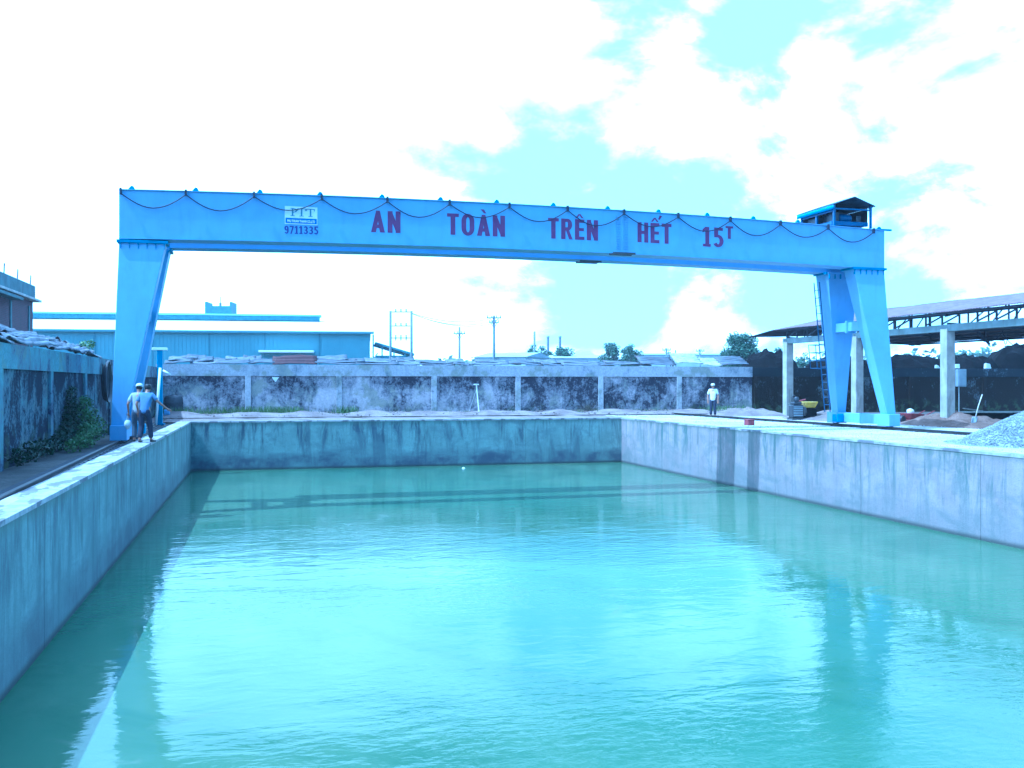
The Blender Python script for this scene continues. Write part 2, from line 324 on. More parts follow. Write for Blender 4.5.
MT = dict(
    blue=M("crane_blue_paint", (0.235, 0.335, 0.56), 0.5, 0.07, 1.2, dirt=(0.14, 0.21, 0.38), dirt_amt=0.28),
    blue2=M("old_blue_paint", (0.065, 0.19, 0.36), 0.55, 0.15, 3, dirt=(0.04, 0.05, 0.06)),
    letter=M("sign_red_paint", (0.085, 0.016, 0.10), 0.5, 0.12, 6),
    letter_blue=M("number_blue_paint", (0.035, 0.035, 0.20), 0.5, 0.1, 6),
    sign_white=M("sign_white_paint", (0.62, 0.66, 0.66), 0.5, 0.06, 6),
    sign_blue=M("sign_blue_paint", (0.05, 0.12, 0.42), 0.5, 0.06, 6),
    sign_grey=M("sign_letter_paint", (0.10, 0.18, 0.26), 0.5, 0.06, 6),
    cable=M("cable_rubber", (0.012, 0.014, 0.035), 0.6),
    steel=M("dark_steel", (0.055, 0.055, 0.06), 0.5, 0.25, 5, 0.4),
    rail=M("rail_steel", (0.05, 0.045, 0.045), 0.45, 0.3, 6, 0.5),
    machine=M("machine_grey", (0.028, 0.03, 0.04), 0.5, 0.25, 6),
    gearblue=M("hoist_blue", (0.03, 0.075, 0.19), 0.45, 0.15, 5),
    galv=M("galvanised", (0.42, 0.44, 0.45), 0.5, 0.15, 5, 0.2),
    conc=M("weathered_concrete", (0.40, 0.385, 0.35), 0.9, 0.2, 1.5, dirt=(0.10, 0.105, 0.095), dirt_amt=0.5, bmp=0.3),
    cap=M("wall_coping_plaster", (0.43, 0.425, 0.41), 0.9, 0.2, 1.3, dirt=(0.06, 0.065, 0.07), dirt_amt=0.75, bmp=0.3),
    copedge=M("basin_coping", (0.33, 0.315, 0.31), 0.9, 0.25, 2.6, dirt=(0.15, 0.15, 0.15), dirt_amt=0.6, bmp=0.3),
    column=M("column_concrete", (0.34, 0.32, 0.29), 0.9, 0.2, 2.0, dirt=(0.12, 0.10, 0.085), dirt_amt=0.6, bmp=0.3),
    beamc=M("beam_concrete", (0.20, 0.23, 0.23), 0.9, 0.2, 1.4, dirt=(0.10, 0.10, 0.09), dirt_amt=0.5),
    hoistroof=M('hoist_roof_sheet', (0.02, 0.03, 0.06), 0.6, 0.2, 3),  # near-black: the shade under the little roof is put into the colour
    brick=mat_brick("dark_red_brick"),
    parapet=M("parapet_concrete", (0.10, 0.145, 0.155), 0.9, 0.25, 1.2, dirt=(0.05, 0.06, 0.06), dirt_amt=0.7),
    whwall=M("warehouse_wall_sheet", (0.17, 0.29, 0.33), 0.6, 0.06, 0.3, dirt=(0.12, 0.22, 0.26), dirt_amt=0.3),
    whroof=M("warehouse_roof_sheet", (0.74, 0.74, 0.72), 0.5, 0.04, 0.4),
    whvent=M("ridge_vent_sheet", (0.12, 0.23, 0.27), 0.6, 0.15, 2),
    whtrim=M("warehouse_trim", (0.10, 0.19, 0.23), 0.6, 0.1, 1),
    white=M("white_paint", (0.75, 0.75, 0.73), 0.5, 0.08, 4, dirt=(0.3, 0.28, 0.25), dirt_amt=0.3),
    pole=M("pole_concrete", (0.17, 0.19, 0.20), 0.85, 0.15, 2),
    wire=M("wire", (0.10, 0.11, 0.12), 0.6),
    chimney=M("chimney_steel", (0.07, 0.08, 0.10), 0.7, 0.2, 1),
    sheetA=mat_sheet("grey_roof_sheet", (0.055, 0.06, 0.075), (0.16, 0.165, 0.19)),
    sheetB=mat_sheet("pale_roof_sheet", (0.10, 0.105, 0.125), (0.23, 0.23, 0.255), (0.05, 0.045, 0.055), 0.5),
    sheetW=mat_sheet('pale_tarpaulin', (0.32, 0.31, 0.33), (0.52, 0.50, 0.50), (0.10, 0.10, 0.12), 0.5),
    sheetR=mat_sheet("rusty_roof_sheet", (0.055, 0.022, 0.025), (0.085, 0.035, 0.035), (0.03, 0.015, 0.015), 0.6),
    shedroof=mat_sheet("shed_roof_sheet", (0.115, 0.08, 0.09), (0.19, 0.135, 0.15), (0.065, 0.038, 0.042), 0.6),
    shedsteel=M("shed_truss_steel", (0.035, 0.033, 0.05), 0.6, 0.2, 3),
    dark=M("sooty_tarp", (0.009, 0.008, 0.009), 0.95, 0.3, 1.5, bmp=0.4, spec=0.04),
    ltrunk=M("bark", (0.09, 0.075, 0.06), 0.9, 0.3, 4, bmp=0.4),
    leafA=mat_leaf("leaf_green", (0.030, 0.060, 0.022), (0.065, 0.120, 0.035)),
    leafB=mat_leaf("leaf_far_green", (0.055, 0.085, 0.060), (0.085, 0.135, 0.080), 0.6),
    grass=mat_leaf("grass_green", (0.06, 0.10, 0.025), (0.12, 0.17, 0.05)),
    houseroof=M("house_roof", (0.33, 0.36, 0.38), 0.7, 0.1, 1),
    housewall=M("house_wall", (0.38, 0.42, 0.44), 0.8, 0.1, 1),
    yellow=M("yellow_paint", (0.50, 0.36, 0.035), 0.45, 0.15, 6, dirt=(0.12, 0.08, 0.03)),
    red=M("faded_red_paint", (0.20, 0.04, 0.05), 0.6, 0.2, 8),
    wood=M("weathered_board", (0.36, 0.32, 0.27), 0.9, 0.25, 5),
    paleboard=M("pale_board", (0.52, 0.48, 0.42), 0.9, 0.2, 6),
    skin=M("skin", (0.30, 0.165, 0.105), 0.55, 0.06, 12),
    hair=M("black_hair", (0.012, 0.011, 0.012), 0.6),
    shirt_blue=M("blue_shirt_cloth", (0.15, 0.20, 0.36), 0.9, 0.12, 9),
    shirt_pale=M("pale_shirt_cloth", (0.36, 0.37, 0.42), 0.9, 0.12, 9),
    shirt_white=M("white_shirt_cloth", (0.72, 0.74, 0.72), 0.9, 0.07, 9),
    trouser_dark=M("dark_trouser_cloth", (0.022, 0.024, 0.05), 0.9, 0.15, 9),
    trouser_grey=M("grey_trouser_cloth", (0.085, 0.10, 0.14), 0.9, 0.15, 9),
    shoe=M("shoe_leather", (0.02, 0.018, 0.018), 0.5),
    capw=M("pale_cap_cloth", (0.62, 0.62, 0.58), 0.9, 0.08, 9),
    plastic=M("white_plastic", (0.68, 0.70, 0.70), 0.4, 0.06, 8),
    hose=M("black_hose", (0.022, 0.022, 0.03), 0.5),
    drum=M("sooty_drum", (0.035, 0.035, 0.045), 0.7, 0.3, 5),
    disc=M("mossy_concrete", (0.21, 0.24, 0.19), 0.9, 0.2, 4, bmp=0.3),
    brush=M("dry_twigs", (0.055, 0.05, 0.04), 0.9),
    boxgrey=M("grey_enamel", (0.26, 0.29, 0.33), 0.5, 0.1, 4),
    dirt=mat_ground("yard_dirt", (0.07, 0.065, 0.06), (0.12, 0.11, 0.10), (0.045, 0.042, 0.04), 0.4),
    yard=mat_ground("pale_gravel_yard", (0.38, 0.375, 0.345), (0.52, 0.50, 0.46), (0.22, 0.215, 0.20), 0.5, 0.6, 0.5),
    slab=M("pale_slab", (0.35, 0.335, 0.33), 0.92, 0.25, 1.4, dirt=(0.20, 0.19, 0.20), dirt_amt=0.0, bmp=0.25),
    soil=mat_ground("brown_soil", (0.14, 0.095, 0.075), (0.22, 0.155, 0.125), (0.07, 0.05, 0.04), 1.2, 0.8, 0.6),
    rubble=mat_ground("pink_rubble", (0.17, 0.135, 0.125), (0.27, 0.22, 0.205), (0.09, 0.075, 0.07), 1.0, 0.8, 0.6),
    gravel=mat_ground("grey_gravel", (0.25, 0.26, 0.265), (0.38, 0.385, 0.385), (0.13, 0.135, 0.145), 2.5, 0.9, 0.5),
    water=mat_water(),
)
# slab and coping patches: shade painted into the colour, broad, with their own outline
for _n in ("pale_slab", "basin_coping"):
    _m = bpy.data.materials[_n]; _t = NT(_m.node_tree); _b = _m.node_tree.nodes['Principled BSDF']
    _co = obj_coord(_t); _k = _t.ramp(_t.noise(_t.scale(_co, (1.6, 0.55, 1)), 1.1, 6, 0.6), 0.52, 0.56)
    _old = _b.inputs['Base Color'].links[0].from_socket
    _t.put(_b.inputs['Base Color'], _t.mix(_t.math('MULTIPLY', _k, 0.75), _old, (0.105, 0.095, 0.115)))

# ------------------------------------------------------------------ ground, yard, water
WZ = -2.07; PU, PV0 = 19.25, -42.4
g = MB()
def gp(u, v, z=0.0): return (u, v, -0.05 if u < -0.2 else 0.0)
BIG = 2500
us = [-BIG, -60, -0.3, PU + 0.3, 80, BIG]; vs_ = [-BIG, -90, PV0 - 0.3, 0.3, 80, BIG]
for i in range(5):
    for j in range(5):
        if i == 2 and j == 2: continue
        g.quad(gp(us[i], vs_[j]), gp(us[i + 1], vs_[j]), gp(us[i + 1], vs_[j + 1]), gp(us[i], vs_[j + 1]))
ground = g.build("ground", MT['dirt'], loc=W(0, 0, -0.02), rot=ROT); tag(ground, kind='structure')
yd = MB(); yd.grid(40, 120, lambda a, b: (PU + 0.3 + a * 7.6 + (0.5 * mnoise.noise((b * 14, 3.1, 0)) if a == 1 else 0), -60 + b * 65.0, 0.004 + 0.018 * mnoise.noise((a * 9, b * 70, 0)) + 0.012))
tag(yd.build("pavement", MT['yard'], smooth=True, loc=W(0, 0), rot=ROT), kind='structure')
pt = MB().box(-0.54, -0.318, -60, 0.3, -0.3, 0.012)
tag(pt.build("path", MT['slab'], loc=W(0, 0), rot=ROT), kind='structure')
fb = MB(); fb.grid(90, 8, lambda a, b: (-2 + a * 29, 0.3 + b * 5.6, 0.0 + 0.10 * b * b + 0.05 * mnoise.noise((a * 30, b * 6, 1.0))))
tag(fb.build("bank", MT['rubble'], smooth=True, loc=W(0, 0, -0.004), rot=ROT), kind='structure')
wa = MB().quad((0, PV0, 0), (PU, PV0, 0), (PU, 0, 0), (0, 0, 0))
tag(wa.build("water", MT['water'], loc=W(0, 0, WZ), rot=ROT), kind='structure')

# the basin
basin = thing("concrete_basin", "long rectangular concrete basin half full of green water under the blue gantry", "basin", W(0, 0))
mw_left = mat_pool_wall("basin_wall_left", 0.55, (0.235, 0.285, 0.265), 3.0, (0.11, 0.12, 0.13))  # cool tint of the shaded side put into the concrete colour
mw_far = mat_pool_wall("basin_wall_far", 0.6, (0.265, 0.325, 0.30), 8.0, (0.07, 0.075, 0.11), (0.065, 0.075, 0.11))  # far wall too carries its cool shade in the base colour
mw_right = mat_pool_wall("basin_wall_right", 0.30, (0.295, 0.25, 0.25), 15.0, (0.14, 0.15, 0.155), (0.07, 0.115, 0.105))  # same concrete, with the warmth of direct sun put into its colour
def panels(name, mat, horizontal, a0, a1, c0, c1, step):
    """a cast wall in pours, each joint a real 12 mm groove"""
    b = MB(); n = max(1, round((a1 - a0) / step))
    for i in range(n):
        p, q = a0 + (a1 - a0) * i / n + 0.006, a0 + (a1 - a0) * (i + 1) / n - 0.006
        if horizontal: b.box(p, q, c0, c1, -3.2, -0.045)
        else: b.box(c0, c1, p, q, -3.2, -0.045)
    if horizontal: b.box(a0, a1, min(c0, c1) + 0.02 if c0 >= 0 else c0, c1 if c0 >= 0 else c1 - 0.02, -3.2, -0.049)
    else:
        if c0 < 0: b.box(c0 + .001, c1 - 0.015, a0, a1, -3.2, -0.049)
        else: b.box(c0 + 0.015, c1 - .001, a0, a1, -3.2, -0.049)
    return b.build(name, mat, basin)
panels("wall", mw_left, False, PV0, 0.0, -0.30, 0.0, 4.6)
panels("wall", mw_right, False, PV0, 0.0, PU, PU + 0.30, 4.6)
panels("wall", mw_far, True, -0.30, PU + 0.30, 0.0, 0.30, 4.6)
MB().box(-0.3, PU + 0.3, PV0 - 0.3, PV0, -3.2, -0.045).build("wall", mw_far, basin)
def coping(x0, x1, y0, y1):
    long_x = (x1 - x0) > (y1 - y0); b = MB(); n = 60
    def f(a, t_): return 0.006 * mnoise.noise((a * 40, t_, 2.2))
    for i in range(n):
        a0, a1 = i / n, (i + 1) / n
        if long_x: b.quadbox([(x0 + (x1 - x0) * a0, y0 + f(a0, 0), -0.045), (x0 + (x1 - x0) * a1, y0 + f(a1, 0), -0.045), (x0 + (x1 - x0) * a1, y1, -0.045), (x0 + (x1 - x0) * a0, y1, -0.045),
                              (x0 + (x1 - x0) * a0, y0 + f(a0, 1), 0.022), (x0 + (x1 - x0) * a1, y0 + f(a1, 1), 0.022), (x0 + (x1 - x0) * a1, y1, 0.022), (x0 + (x1 - x0) * a0, y1, 0.022)])
        else: b.quadbox([(x0 + f(a0, 0), y0 + (y1 - y0) * a0, -0.045), (x1 + f(a0, 3), y0 + (y1 - y0) * a0, -0.045), (x1 + f(a1, 3), y0 + (y1 - y0) * a1, -0.045), (x0 + f(a1, 0), y0 + (y1 - y0) * a1, -0.045),
                         (x0 + f(a0, 1), y0 + (y1 - y0) * a0, 0.022), (x1 + f(a0, 4), y0 + (y1 - y0) * a0, 0.022), (x1 + f(a1, 4), y0 + (y1 - y0) * a1, 0.022), (x0 + f(a1, 1), y0 + (y1 - y0) * a1, 0.022)])
    bm_ = b.build("coping", MT['copedge'], basin)
    bm = bmesh.new(); bm.from_mesh(bm_.data); bmesh.ops.remove_doubles(bm, verts=bm.verts, dist=0.0005)
    seen = {}
    for fa in bm.faces: seen.setdefault(tuple(sorted(v.index for v in fa.verts)), []).append(fa)
    bmesh.ops.delete(bm, geom=[fa for k in seen.values() if len(k) > 1 for fa in k], context='FACES_ONLY'); bm.to_mesh(bm_.data); bm.free()
    return bm_
coping(-0.30, 0.012, PV0, 0.0); coping(PU - 0.012, PU + 0.30, PV0, 0.0); coping(-0.30, PU + 0.30, -0.012, 0.30); coping(-0.3, PU + 0.3, PV0 - 0.3, PV0 + 0.012)

# ------------------------------------------------------------------ gantry crane (local x along the girder, y away from the camera)
CR = R(15.7); CA = Vector((-10.98, 27.1, 0)); L = 24.9
GX = Vector((math.cos(CR), math.sin(CR), 0)); HX = Vector((-math.sin(CR), math.cos(CR), 0))
def K(g_, h, z=0.0): return CA + GX * g_ + HX * h + Vector((0, 0, z))
crane = thing("gantry_crane", "long sky-blue double girder gantry crane with red lettering, astride the water basin", "gantry crane", CA, CR)
def zt(x): t_ = x / L; return 7.02 - 0.08 * t_ + 0.20 * 4 * t_ * (1 - t_)
def zb(x): t_ = x / L; return 5.68 - 0.06 * t_ + 0.17 * 4 * t_ * (1 - t_)
def girder(y0, y1, x0=0.0, x1=L):
    b = MB(); n = 26
    for i in range(n + 1):
        x = x0 + (x1 - x0) * i / n
        b.v += [Vector((x, y0, zb(x))), Vector((x, y1, zb(x))), Vector((x, y1, zt(x))), Vector((x, y0, zt(x)))]
    for i in range(n):
        for k in range(4):
            b.f.append([i * 4 + k, i * 4 + (k + 1) % 4, i * 4 + 4 + (k + 1) % 4, i * 4 + 4 + k]); b.mi.append(0)
    b.f += [[0, 1, 2, 3], [n * 4 + 3, n * 4 + 2, n * 4 + 1, n * 4]]; b.mi += [0, 0]
    for (ya, yb) in ((y0 - 0.05, y1 + 0.05),):
        for i in range(n):                                       # top and bottom flange plates
            a, c = x0 + (x1 - x0) * i / n, x0 + (x1 - x0) * (i + 1) / n
            for zf, s0, s1 in ((zt, 0.002, 0.024), (zb, -0.026, -0.002)):
                b.quadbox([(a, ya, zf(a) + s0), (c, ya, zf(c) + s0), (c, yb, zf(c) + s0), (a, yb, zf(a) + s0), (a, ya, zf(a) + s1), (c, ya, zf(c) + s1), (c, yb, zf(c) + s1), (a, yb, zf(a) + s1)])
    for i in range(n):                                           # crane rail on top
        a, c = x0 + (x1 - x0) * i / n, x0 + (x1 - x0) * (i + 1) / n; ym = (y0 + y1) / 2
        b.beam((a, ym, zt(a) + 0.055), (c, ym, zt(c) + 0.055), 0.06, 0.06)
    for x in (5.9, 11.8, 18.2):                                   # butt welds between the web plates
        b.box(x - 0.012, x + 0.012, y0 - 0.0025, y0 + 0.01, zb(x) + 0.01, zt(x) - 0.01)
    return b
girder(0, 0.62).build("girder", MT['blue'], crane)
girder(1.75, 2.37).build("girder", MT['blue'], crane)
wk = MB()
for i in range(26):
    a, c = L * i / 26, L * (i + 1) / 26
    wk.quadbox([(a, 2.47, zt(a) - .45), (c, 2.47, zt(c) - .45), (c, 3.05, zt(c) - .45), (a, 3.05, zt(a) - .45), (a, 2.47, zt(a) - .40), (c, 2.47, zt(c) - .40), (c, 3.05, zt(c) - .40), (a, 3.05, zt(a) - .40)])
for i in range(14):
    x = 0.4 + i * (L - 0.8) / 13; wk.beam((x, 2.372, zt(x) - 0.50), (x, 3.05, zt(x) - 0.48), 0.06, 0.08)
wk.build("walkway", MT['blue2'], crane)
for x0, x1 in ((0.02, 0.42), (L - 0.42, L - 0.02)):
    MB().box(x0, x1, 0.64, 1.73, 5.80, 6.55).build("end_tie", MT['blue'], crane, bevel=0.01)
def leg(side, front):
    """tapering box leg; side 0 left, 1 right; the outer edge near upright, the inner edge slanting"""
    mir = (lambda x: x) if side == 0 else (lambda x: L - x)
    if front: top = (0.0, 0.02, 0.60); bot = (-0.40, -0.03)
    else: top = (0.0, 1.50, 2.30); bot = (2.48, 2.88)
    zT = 5.635; zB = 0.50 - (0.10 if side == 0 else 0)
    xo0, xi0 = 0.0, 1.24; xo1, xi1 = -0.16, 0.17
    if front: y0t, y1t, y0b, y1b = top[1], top[2], bot[0], bot[1]
    else: y0t, y1t, y0b, y1b = top[1], top[2], bot[0], bot[1]
    P = lambda x, y, z: (mir(x), y, z)
    b = MB().quadbox([P(xo1, y0b, zB), P(xi1, y0b, zB), P(xi1, y1b, zB), P(xo1, y1b, zB), P(xo0, y0t, zT), P(xi0, y0t, zT), P(xi0, y1t, zT), P(xo0, y1t, zT)])
    o = b.build("leg", MT['blue'], crane, bevel=0.012)
    fl = MB(); xa, xb = sorted((mir(-0.06), mir(1.30)))
    ya = y0t - 0.08 if front else y0t + 0.04; yb = y1t + 0.06
    fl.box(xa, xb, ya, yb, 5.565, 5.60).box(xa, xb, ya, yb, 5.606, 5.638)
    for k in range(6):
        bx = xa + 0.1 + k * (xb - xa - 0.2) / 5
        fl.box(bx - 0.02, bx + 0.02, ya + 0.02, ya + 0.055, 5.53, 5.564)
        fl.prism([(bx - 0.006, 5.40), (bx + 0.006, 5.40), (bx + 0.006, 5.564), (bx - 0.006, 5.564)], y0t - 0.05, y0t + 0.03)
    fl.build("flange", MT['blue2'], o)
    return o
for s in (0, 1):
    for f in (True, False): leg(s, f)
for s in (0, 1):
    xc = 0.05 if s == 0 else L - 0.05
    dz = -0.10 if s == 0 else 0.0
    bb = MB().box(xc - 0.18, xc + 0.18, -0.46, 2.90, 0.20 + dz, 0.54 + dz)
    bb.box(xc - 0.22, xc + 0.22, -0.62, 0.04, 0.15 + dz, 0.56 + dz).box(xc - 0.22, xc + 0.22, 2.42, 3.04, 0.15 + dz, 0.56 + dz)
    bb.box(xc - 0.19, xc + 0.19, 1.02, 1.06, 0.18 + dz, 0.56 + dz)
    base = bb.build("base_beam", MT['blue'], crane, bevel=0.012)
    for y in (-0.36, 2.78):
        MB().lathe([(0.05, -0.07), (0.18, -0.07), (0.18, -0.05), (0.155, -0.045), (0.155, 0.045), (0.18, 0.05), (0.18, 0.07), (0.05, 0.07)], 20, (xc, y, 0.28 + dz), Matrix.Rotation(R(90), 3, 'Y')).build("wheel", MT['steel'], base)
    xm = (xc + 0.20, xc + 0.46) if s == 0 else (xc - 0.46, xc - 0.20)
    MB().box(xm[0], xm[1], 2.0, 2.36, 0.20 + dz, 0.50 + dz).build("drive_motor", MT['blue2'], base, bevel=0.03)
    xs = 0.55 if s == 0 else L - 0.55
    st = MB().box(xs - 0.15, xs + 0.15, 0.12, 2.2, 3.48, 3.80).box(xs - 0.20, xs + 0.20, 1.12, 1.16, 3.42, 3.86).box(xs - 0.20, xs + 0.20, 1.165, 1.205, 3.42, 3.86)
    st.build("leg_brace", MT['blue'], crane, bevel=0.01)
# festoon cable along the front top edge, its hangers, and the rail clips
def gx(px_):
    """girder position of a bearing: where the sight line meets the front face"""
    k = (px_ - 512) / 970
    return (k * CA.y - CA.x) / (GX.x - k * GX.y)
fx = [gx(p) for p in (121, 186, 254, 321.5, 387, 449, 508.6, 566.6, 623, 677, 729, 779, 826.6, 872)]
cb = MB(); pts = []
for i in range(len(fx) - 1):
    a, c = fx[i], fx[i + 1]; za, zc = zt(a) - 0.10, zt(c) - 0.10; sag = 0.40 + 0.04 * math.sin(i * 2.1)
    for k in range(12):
        t_ = k / 12; pts.append((a + (c - a) * t_, -0.10 - 0.01 * math.sin(k), za + (zc - za) * t_ - sag * 4 * t_ * (1 - t_) * (0.85 + 0.15 * 4 * t_ * (1 - t_))))
pts.append((fx[-1], -0.10, zt(fx[-1]) - 0.10))
cb.tube(pts, 0.017, 6).build("festoon_cable", MT['cable'], crane, smooth=True)
for x in fx:
    MB().box(x - 0.03, x + 0.03, -0.14, -0.06, zt(x) - 0.14, zt(x) + 0.04).build("cable_hanger", MT['cable'], crane)
for p_ in (131.5, 195.5, 259.8, 320, 382, 440.6, 497, 553.6, 608, 659, 707.8, 754, 798.7, 880):
    x = gx(p_)
    MB().prism([(x - 0.10, zt(x) + 0.026), (x + 0.10, zt(x) + 0.026), (x + 0.05, zt(x) + 0.12), (x - 0.01, zt(x) + 0.14)], 0.03, 0.12).build("rail_clip", MT['blue2'], crane)
MB().box(L - 0.25, L + 0.38, 0.10, 0.18, zt(L) + 0.03, zt(L) + 0.09).build("end_stop", MT['blue2'], crane)
# rungs up the face and two small platforms under the girder
xr = gx(622)
for q in (-0.13, 0.13):
    ru = MB()
    for k in range(14):
        z = zb(xr) + 0.14 + k * 0.078; ru.box(xr + q - 0.07, xr + q + 0.07, -0.03, -0.004, z, z + 0.014)
    ru.box(xr + q - 0.075, xr + q - 0.068, -0.012, -0.003, zb(xr) + 0.14, zb(xr) + 1.2)
    ru.build("rung_ladder", MT['blue'], crane)
for xc, y0, y1, zz in ((gx(619.5), -0.42, -0.06, zb(16) - 0.03), (gx(605), 1.30, 1.72, zb(15.5) - 0.10)):
    pl = MB()
    for k in range(10): pl.box(xc - 0.36 + k * 0.075, xc - 0.33 + k * 0.075, y0 + .031, y1 - .031, zz - 0.04, zz - 0.01)
    pl.box(xc - 0.38, xc + 0.38, y0, y0 + 0.03, zz - 0.05, zz + 0.01).box(xc - 0.38, xc + 0.38, y1 - 0.03, y1, zz - 0.05, zz + 0.01)
    pl.build("service_platform", MT['steel'], crane)
# fixed ladder on the side of the right rear leg, with a small rest cage
la = Vector((L - 0.52, 2.62, 0.55)); lb = Vector((L - 1.42, 1.95, 5.3))
fl_ = MB()
for q in (-0.17, 0.17): fl_.tube([la + Vector((0, q, 0)), lb + Vector((0, q, 0))], 0.020, 6)
for k in range(1, 17): fl_.tube([la.lerp(lb, k / 17) + Vector((0, -0.17, 0)), la.lerp(lb, k / 17) + Vector((0, 0.17, 0))], 0.013, 5)
fl_.build("access_ladder", MT['gearblue'], crane)
cg = MB(); mid = la.lerp(lb, 0.40)
for k in range(4):
    c_ = la.lerp(lb, 0.34 + 0.06 * k); cg.tube([c_ + Vector((0, -0.2, 0)), c_ + Vector((-0.42, -0.22, 0.02)), c_ + Vector((-0.42, 0.22, 0.02)), c_ + Vector((0, 0.2, 0))], 0.014, 5)
for q in (-0.22, 0.22): cg.tube([la.lerp(lb, 0.34) + Vector((-0.42, q, 0.02)), la.lerp(lb, 0.52) + Vector((-0.42, q, 0.02))], 0.014, 5)
cg.build("rest_cage", MT['gearblue'], crane)

# lettering: bold condensed strokes in a unit-high box
SW = 0.235
def arc_band(cx, cz, rx, rz, a0, a1, sx, sz, n=10):
    out_ = []
    for i in range(n):
        p, q = R(a0 + (a1 - a0) * i / n), R(a0 + (a1 - a0) * (i + 1) / n)
        out_.append([(cx + rx * math.cos(p), cz + rz * math.sin(p)), (cx + rx * math.cos(q), cz + rz * math.sin(q)),
                     (cx + (rx - sx) * math.cos(q), cz + (rz - sz) * math.sin(q)), (cx + (rx - sx) * math.cos(p), cz + (rz - sz) * math.sin(p))])
    return out_
def rect(x0, x1, z0, z1): return [(x0, z0), (x1, z0), (x1, z1), (x0, z1)]
s_ = SW
GL = {
 'A': (0.66, [[(0, 0), (s_, 0), (0.42, 1), (0.24, 1)], [(0.66, 0), (0.66 - s_, 0), (0.24, 1), (0.42, 1)], rect(0.15, 0.51, 0.20, 0.36)]),
 'N': (0.62, [rect(0, s_, 0, 1), rect(0.62 - s_, 0.62, 0, 1), [(0, 1), (0.20, 1), (0.62, 0), (0.42, 0)]]),
 'T': (0.58, [rect(0, 0.58, 0.84, 1), rect(0.29 - s_ / 2, 0.29 + s_ / 2, 0, 0.84)]),
 'O': (0.64, arc_band(0.32, 0.68, 0.32, 0.34, 0, 180, s_, 0.16) + arc_band(0.32, 0.32, 0.32, 0.34, 180, 360, s_, 0.16) + [rect(0, s_, 0.32, 0.68), rect(0.64 - s_, 0.64, 0.32, 0.68)]),
 'R': (0.62, [rect(0, s_, 0, 1), rect(s_, 0.34, 0.84, 1), rect(s_, 0.34, 0.42, 0.58)] + arc_band(0.34, 0.71, 0.26, 0.29, -90, 90, s_, 0.16) + [[(0.26, 0.44), (0.43, 0.44), (0.63, 0), (0.43, 0)]]),
 'E': (0.52, [rect(0, s_, 0, 1), rect(s_, 0.52, 0, 0.16), rect(s_, 0.49, 0.43, 0.58), rect(s_, 0.52, 0.84, 1)]),
 'H': (0.62, [rect(0, s_, 0, 1), rect(0.62 - s_, 0.62, 0, 1), rect(s_, 0.62 - s_, 0.42, 0.58)]),
 'P': (0.60, [rect(0, s_, 0, 1), rect(s_, 0.32, 0.84, 1), rect(s_, 0.32, 0.40, 0.56)] + arc_band(0.32, 0.70, 0.27, 0.30, -90, 90, s_, 0.16)),
 '1': (0.50, [rect(0.16, 0.16 + s_, 0, 1), [(0.16, 1), (0.16, 0.80), (0.0, 0.70), (0.0, 0.86)], rect(0.02, 0.16, 0, 0.14), rect(0.16 + s_, 0.48, 0, 0.14)]),
 '5': (0.60, [rect(0.05, 0.56, 0.85, 1), rect(0.05, 0.05 + s_, 0.50, 0.85), rect(0.05 + s_, 0.30, 0.50, 0.64)] + arc_band(0.28, 0.32, 0.32, 0.32, -150, 90, s_, 0.15, 14)),
 '9': (0.60, arc_band(0.30, 0.69, 0.30, 0.31, 0, 360, s_, 0.15, 18) + [rect(0.60 - s_, 0.60, 0.32, 0.69)] + arc_band(0.30, 0.32, 0.30, 0.32, -150, 0, s_, 0.15)),
 '7': (0.58, [rect(0, 0.58, 0.84, 1), [(0.36, 0.84), (0.58, 0.84), (0.30, 0), (0.10, 0)]]),
 '3': (0.60, arc_band(0.29, 0.735, 0.29, 0.265, -60, 160, s_, 0.14, 14) + arc_band(0.29, 0.29, 0.31, 0.29, -160, 80, s_, 0.14, 14) + [rect(0.16, 0.36, 0.44, 0.57)]),
}
MARK = {'`': [[(0.10, 1.26), (0.28, 1.26), (0.40, 1.07), (0.28, 1.07)]],
        '^': [[(0.02, 1.06), (0.14, 1.06), (0.30, 1.26), (0.20, 1.26)], [(0.48, 1.06), (0.36, 1.06), (0.20, 1.26), (0.30, 1.26)]],
        "'": [[(0.44, 1.20), (0.53, 1.16), (0.68, 1.36), (0.54, 1.40)]]}
def word(txt, x0, x1, zlo, h, mat, y=-0.004, name="lettering", parent=None, gap=0.13, serif=False):
    b = MB(); chars = []; x = 0.0
    for c in txt:
        if c in MARK: chars[-1][2].append(c); continue
        chars.append([c, x, []]); x += GL[c][0] + gap
    tot = x - gap; sc = (x1 - x0) / tot; k = 0
    for c, cx, marks in chars:
        polys = list(GL[c][1])
        for mk in marks: polys += [[(a + GL[c][0] / 2 - 0.26, z) for a, z in p] for p in MARK[mk]]
        for p in polys:
            k += 1
            b.prism([(x0 + (cx + a) * sc, zlo(x0 + (cx + a) * sc) + z * h) for a, z in p], y - 0.0010 - 0.0004 * (k % 9), y + 0.0035)
    o = b.build(name, mat, parent or crane)
    return o
def zlev(dz): return lambda x: zb(x) + dz
for txt, a, c, dz in (("AN", 371, 400.5, 0.36), ("TOA`N", 447, 505, 0.37), ("TRE^N", 548, 598, 0.38), ("HE^'T", 637.5, 671.5, 0.40), ("15", 702.5, 723.5, 0.38)):
    word(txt, gx(a), gx(c), zlev(dz - 0.02), 0.65, MT['letter'])
word("T", gx(725.5), gx(733), zlev(0.66), 0.42, MT['letter'])
